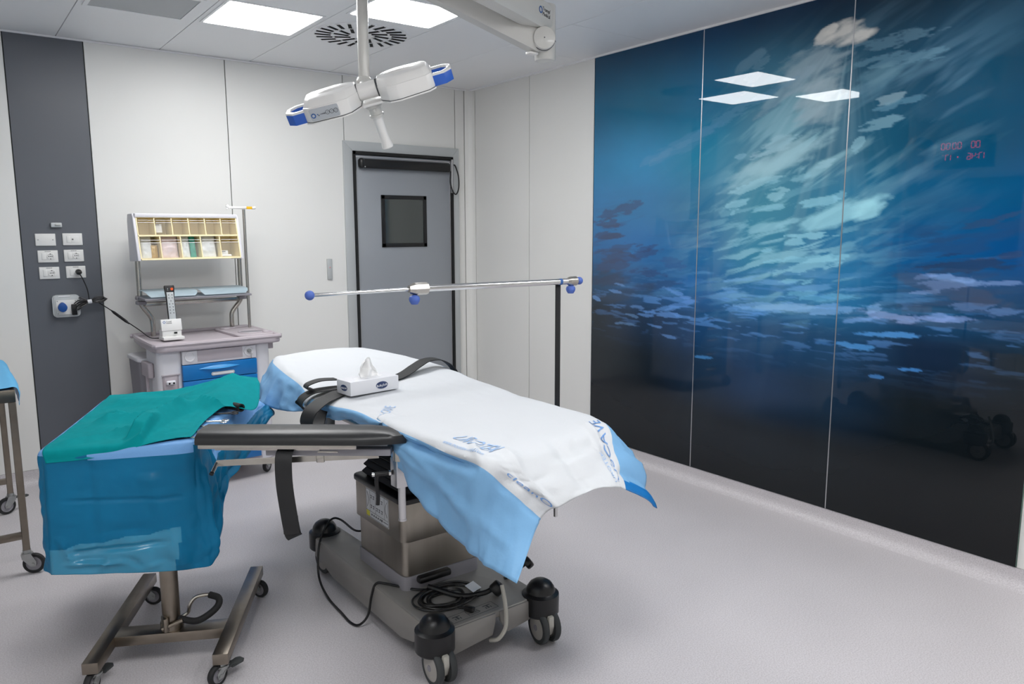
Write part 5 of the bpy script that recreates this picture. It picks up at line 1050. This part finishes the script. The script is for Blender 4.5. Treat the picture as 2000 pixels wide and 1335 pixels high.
# ================================================================== instrument table under a blue drape
def H(z): return .0628 + .9636 * z
def T(a, b, z): return (.2264 + .4914 * a + .371 * b, 3.1606 - .183 * a + .8865 * b, H(z))
mayo = thing('instrument_table', 'steel instrument table with H shaped wheeled base, left of the operating table', 'instrument table', (.62, 3.17, 0))
def mo(name, g, m, p=None, **k): return obj(name, g, m, p or mayo, **k)
def beam(name, p, q, w_, z0, z1, m='trolsteel', mat_parent=None):
    p, q = Vector((*p, 0)), Vector((*q, 0)); d = q - p; g = G(); g.box(((p.x + q.x) / 2, (p.y + q.y) / 2, (z0 + z1) / 2), (d.length, w_, z1 - z0), bev=.003, R=Matrix.Rotation(math.atan2(d.y, d.x), 3, 'Z')); return mo(name, g, m, mat_parent)
l1 = beam('base_leg', (.315, 3.045), (.665, 3.73), .058, .088, .133); l2 = beam('base_leg', (.722, 2.815), (1.092, 3.50), .058, .088, .133)
beam('cross_bar', (.438, 3.235), (.835, 3.03), .085, .09, .132)
castor(mayo, .735, 2.845, .09, .042, 205, brake=True); castor(mayo, .335, 3.085, .09, .042, 230, brake=True); castor(mayo, 1.075, 3.465, .09, .042, 300); castor(mayo, .645, 3.69, .09, .042, 330)
cx, cy = .628, 3.142
g = G(); g.cyl((cx, cy, .13), (cx, cy, .5), .034, n=28); g.cyl((cx, cy, .5), (cx, cy, .875), .027, n=28); col2 = mo('column', g, 'trolsteel')
g = G(); g.cyl((cx, cy, .13), (cx, cy, .165), .044, n=28, bev=.006); g.box((cx - .03, cy - .02, .165), (.02, .05, .06), bev=.006); g.cyl((cx - .045, cy - .03, .15), (cx + .03, cy - .052, .175), .008, n=12); mo('pump_housing', g, 'trolsteel', col2)
lp = [(.652, 3.118, .172), (.70, 3.065, .168), (.745, 3.045, .188), (.785, 3.045, .215), (.795, 3.065, .238), (.77, 3.10, .246), (.725, 3.125, .24), (.70, 3.13, .215), (.69, 3.135, .18), (.665, 3.14, .165)]
g = G(); g.tube(lp, .0075, 8); pl = mo('pedal_loop', g, 'steel', label='bent steel pedal loop')
g = G(); g.tube(lp[:6], .0135, 10); mo('pedal_grip', g, 'blackm', pl, label='black foam grip')
g = G(); q = [T(0.02, .02, 0), T(.98, .02, 0), T(1.16, .98, 0), T(.02, .98, 0)]; g.prism([(x, y) for x, y, _ in q], H(.868), H(.896), bev=.006); mo('tray', g, 'steel')
g = G(); g.box((.66, 3.38, .876), (.06, .46, .03), R=Matrix.Rotation(-.39, 3, 'Z')); mo('tray_support', g, 'trolsteel')

# ---- drape: columns run round the tray, rows run from the middle of the top out and down to the hem
per = [  # a, b, hem height, hem flare (m)
 (.04, .0, .430, .02), (.33, -.005, .415, .03), (.66, -.005, .40, .035), (.95, .0, .385, .02), (1.0, .03, .39, .045), (1.02, .12, .50, .055), (1.045, .22, .640, .06), (1.08, .40, .665, .07), (1.13, .62, .70, .09), (1.17, .84, .76, .11),
 (1.20, .97, .79, .13), (1.17, 1.0, .79, .10), (.85, 1.0, .62, .04), (.45, 1.0, .56, .03), (.05, 1.0, .50, .02), (.0, .97, .46, .02), (.0, .66, .45, .02), (.0, .33, .44, .015), (.0, .04, .435, .02)]
cen = Vector(T(.55, .5, 0)); cen.z = 0; rows = [[] for _ in range(9)]
for k, (a, b, hz, fl) in enumerate(per + per[:1]):
    P = Vector(T(a, b, 0)); n_ = len(per); Pa, Pb = Vector(T(*per[(k - 1) % n_][:2], 0)), Vector(T(*per[(k + 1) % n_][:2], 0)); td = (Pb - Pa).normalized(); out = Vector((td.y, -td.x, 0)).normalized()
    Z0 = H(.9045); hz = H(hz)
    P.z = 0; rows[0].append(tuple(cen.lerp(P, .15) + Vector((0, 0, Z0)))); rows[1].append(tuple(cen.lerp(P, .8) + Vector((0, 0, Z0)))); rows[2].append(tuple(cen.lerp(P, .97) + Vector((0, 0, Z0 + .0005))))
    rows[3].append(tuple(P + out * .012 + Vector((0, 0, Z0 - .014))))
    for r_, f in ((4, .14), (5, .36), (6, .58), (7, .80), (8, 1.0)):
        rows[r_].append(tuple(P + out * (.012 + fl * f) + Vector((0, 0, Z0 - .014 + (hz - Z0 + .014) * f))))
dr_ = Sheet(rows, 13, 22, amp=.0, seed=31)
U, V = dr_.U, dr_.V
d = (crease(U * .42 + 3, V * .42 + 7, 31) - .75) * .022 + (crease(U * 1.0, V * .9, 57) - .75) * .009 + (fbm(U * 1.1 + 4, V * .8, 61, 3) - .5) * .045
wrap = np.clip(np.minimum(U, len(per) - U) * 1.5, 0, 1)
hf = np.clip(V - 3.0, 0, 1) * (.35 + .65 * np.clip((V - 3) / 4, 0, 1)) * wrap; front = np.exp(-((U - 1.6) / 1.6) ** 2); hf = hf * (1 - .35 * front)
dr_.P += dr_.N * (d * hf)[..., None]
def fold(u0, v0, u1, v1, w_, h_):
    dx, dy = u1 - u0, v1 - v0; L = math.hypot(dx, dy); a = ((U - u0) * dx + (V - v0) * dy) / L; b = np.abs((U - u0) * dy - (V - v0) * dx) / L
    dr_.P -= dr_.N * (h_ * np.clip(1 - b / w_, 0, 1) * np.clip(a / .3, 0, 1) * np.clip((L - a) / .3, 0, 1))[..., None]
# packing creases of the cloth: one upright, one level, and the crumpled film at the bottom
dr_.normals()
for f_ in ((.95, 3.2, .98, 7.2, .07, -.008), (.25, 5.1, 2.9, 5.2, .12, -.007), (2.1, 4.2, 2.75, 8, .3, .016), (.3, 7.15, 2.5, 6.75, .16, -.012), (.25, 7.6, 1.6, 7.5, .18, .016), (1.0, 8.0, 1.35, 7.0, .12, .012), (1.9, 7.9, 1.55, 7.2, .12, -.012), (1.9, 7.9, 2.3, 7.5, .14, .012), (.2, 6.4, .5, 7.6, .12, .014), (4.3, 4.2, 4.1, 8, .22, .014), (5.3, 3.6, 5.6, 8, .2, -.016), (6.4, 3.6, 6.2, 8, .25, .02)): fold(*f_)
dr_.normals()
def dz(u, v):
    if v < 3.0: return 0
    if u < 3.3: 
        if v < 3.5 and u > .9: return 0
        lim = 6.95 - .25 * u + .05 * math.sin(u * 7)
        return 4 if v > lim and u < 2.75 - .12 * (v - 6) else 2
    if 5.6 < u < 11.6: return 0 if v < 5.3 + (u - 6) * .22 else 2
    return 2
drape = dr_.build('table_drape', ['drtop', 'drback', 'drblue', 'drback', 'drclear', 'drback'], zone=dz, flip=True, thick=.0012)
tag(drape, 'large blue plastic backed drape hanging over the instrument table, under the teal cloth', 'drape')

# ---- teal cloth
TG = [[(.05, -.020, .862), (.30, -.020, .866), (.52, -.018, .884), (.72, -.004, .908), (.87, .02, .914), (.975, .03, .913)],
 [(.03, .0, .911), (.28, .0, .912), (.5, .0, .914), (.70, .03, .917), (.86, .06, .916), (.985, .07, .914)],
 [(.03, .18, .912), (.28, .16, .916), (.5, .14, .922), (.70, .12, .938), (.86, .15, .924), (1.0, .20, .916)],
 [(.03, .34, .912), (.28, .32, .926), (.52, .30, .919), (.72, .28, .948), (.88, .30, .927), (1.03, .34, .919)],
 [(.03, .50, .912), (.28, .48, .919), (.52, .46, .917), (.75, .44, .942), (.95, .46, .942), (1.14, .46, .934)],
 [(.03, .66, .912), (.28, .65, .921), (.55, .62, .938), (.80, .60, .938), (1.08, .60, .970), (1.355, .50, .902)],
 [(.02, .85, .912), (.28, .83, .932), (.55, .80, .927), (.85, .80, .955), (1.10, .80, .984), (1.36, .80, .950)],
 [(.02, .99, .911), (.25, .98, .917), (.50, .97, .922), (.80, .98, .945), (1.06, 1.0, .978), (1.32, .93, .972)]]
teal = Sheet([[T(*p) for p in row] for row in TG], 22, 16, amp=0, seed=4)
U, V = teal.U, teal.V
def tf(u0, v0, u1, v1, w_, h_):
    dx, dy = u1 - u0, v1 - v0; L = math.hypot(dx, dy); a = ((U - u0) * dx + (V - v0) * dy) / L; b = ((U - u0) * dy - (V - v0) * dx) / L
    pr_ = np.where(b > 0, np.clip(1 - b / w_, 0, 1), np.clip(1 + b / (w_ * .25), 0, 1)) ** 1.3          # steep on one side: a pleat
    teal.P += np.array([0, 0, 1.0]) * (1.5 * h_ * (1 - .6 * np.clip((V - 4.2) / 1.2, 0, 1)) * pr_ * np.clip(a / .5, 0, 1) * np.clip((L - a) / .5, 0, 1))[..., None]
for f_ in ((.2, 5.6, 3.6, 5.0, .55, .026), (.5, 3.2, 3.4, 3.9, .5, .022), (2.2, 1.2, 3.5, 4.3, .7, .034), (1.2, 6.6, 4.6, 6.2, .5, .026), (2.6, 5.6, 4.9, 6.6, .7, .028), (3.3, 4.4, 5.0, 3.9, .5, .026), (3.0, 2.6, 2.6, .3, .6, .022), (1.2, 1.9, 2.6, 2.2, .5, .016), (.1, 1.35, 1.6, 1.9, .4, .011), (.4, 4.4, 1.6, 4.0, .4, .013)): tf(*f_)
teal.normals(); teal.P[..., 2] += (fbm(U * 1.6, V * 1.6, 9, 4) - .5) * .007 * np.clip(V - .6, 0, 1) + .003; teal.normals()
tc_ = teal.build('teal_cloth', ['teal', 'tealb'], thick=.002, flip=False)
tag(tc_, 'crumpled teal surgical cloth lying over the blue drape and instruments', 'cloth')

# ---- instruments showing under the cloth's right edge
def forceps(parent_X, kids, first=[None]): pass
def make_instrument(label, o, ang, black=False, flip=1):
    r = thing('surgical_scissors' if black else 'forceps', label, 'scissors' if black else 'forceps', tuple(o), ang, None)
    for s in (-1, 1):
        g = G(); g.tube([(-.006 * s, 0, .004), (.02, .003 * s, .004), (.075, .011 * s, .004), (.085, .014 * s, .004)], .0024, 7)
        g.tube([(.098 + .0135 * math.cos(t), s * .016 + .0105 * math.sin(t), .004) for t in [2 * PI * k / 12 for k in range(12)]], .0024, 7, closed=True, step=2)
        obj('arm', g, 'blackp' if black else 'chrome', r, world=False)
        g = G(); g.tube([(.0, -.002 * s, .004), (-.03, .003 * s, .004), (-.065, .0008 * s, .0045)], lambda t: .0026 * (1 - .6 * t), 7); obj('jaw', g, 'chrome', r, world=False)
    g = G(); g.cyl((0, 0, .0005), (0, 0, .0085), .0045, n=12); obj('pivot', g, 'steel', r, world=False)
for k, (a, b, z, an, lb) in enumerate(((.985, .05, .9075, -1.05, 'steel forceps nearest the arm board, tips under the teal cloth'), (1.0, .13, .908, -.85, 'steel forceps second from the arm board, under the cloth edge'), (1.01, .21, .908, -.7, 'steel forceps in the middle of the row under the teal cloth'), (1.02, .29, .908, -.55, 'steel forceps farthest back under the teal cloth edge'))):
    make_instrument(lb, T(a - .05, b, z), an)
make_instrument('scissors with black ring handles poking out under the teal cloth', T(1.02, .42, .908), -.35, True)
r = thing('suction_tube', 'short black tube end under the teal cloth corner at the back right', 'tube', T(1.10, .5, .906))
g = G(); p, q = Vector(T(1.12, .56, .922)), Vector(T(1.25, .47, .922)); dq = (q - p).normalized(); g.lathe([(.012, 0), (.018, 0), (.018, (q - p).length), (.012, (q - p).length), (.012, 0)], Matrix.Translation(p) @ dq.to_track_quat('Z', 'Y').to_matrix().to_4x4(), 24); obj('tube_wall', g, 'blackm', r)

# ================================================================== trolley at the left edge
tr = thing('side_trolley', 'stainless steel trolley with blue cover at the left edge of the picture', 'trolley', (-.06, 4.94, 0))
X0, X1, Y0, Y1 = -.36, .243, 4.40, 5.49
for x in (X0 + .016, X1 - .016):
    for y in (Y0 + .016, Y1 - .016):
        g = G(); g.box((x, y, .51), (.032, .032, .77), bev=.003, seg=1); obj('leg', g, 'trolsteel', tr)
g = G()
g.box(((X0 + X1) / 2, Y0 + .01, .925), (X1 - X0, .02, .062), bev=.002); g.box(((X0 + X1) / 2, Y1 - .01, .925), (X1 - X0, .02, .062), bev=.002); g.box((X1 - .01, (Y0 + Y1) / 2, .925), (.02, Y1 - Y0, .062), bev=.002); g.box((X0 + .01, (Y0 + Y1) / 2, .925), (.02, Y1 - Y0, .062), bev=.002); obj('top_frame', g, 'trolsteel', tr)
obj('table_top', G().box(((X0 + X1) / 2, (Y0 + Y1) / 2, .95), (X1 - X0 - .01, Y1 - Y0 - .01, .012), bev=.002), 'steel', tr)
for y in (Y0 + .016, Y1 - .016): obj('shelf_rail', G().box(((X0 + X1) / 2, y, .205), (X1 - X0 - .06, .028, .034), bev=.002), 'trolsteel', tr)
castor(tr, X1 - .016, Y0 + .016, .128, .052, -20); castor(tr, X1 - .016, Y1 - .016, .128, .052, 200, brake=True); castor(tr, X0 + .016, Y0 + .016, .128, .052, 20); castor(tr, X0 + .016, Y1 - .016, .128, .052, 100)
CG = [[(X0 - .02, y0, z0 - .10), (X0 + .02, y0, z0), (-.06, y0, z0 + .002), (.17, y0, z0 + .001), (X1 + .004, y0 + .02, z0 - .001), (X1 + .03 + f, y0 + .03, z0 - .045), (X1 + .022 + f * .6, y0 + .02, z1)] for y0, z0, z1, f in ((4.425, .962, .868, -.012), (4.62, .960, .850, .0), (4.85, .961, .862, .008), (5.10, .960, .850, .0), (5.32, .961, .858, .006), (5.46, .960, .87, .0))]
tsh2 = Sheet(CG, 9, 9, amp=.005, scale=(5, 5), seed=14, amp_fn=lambda U, V: .3 + np.clip(U - 3.6, 0, 1) * 1.3)
o = tsh2.build('trolley_cover', ['trolblue', 'shback'], flip=False); tag(o, 'light blue disposable cover lying over the steel trolley at the left edge', 'cover')
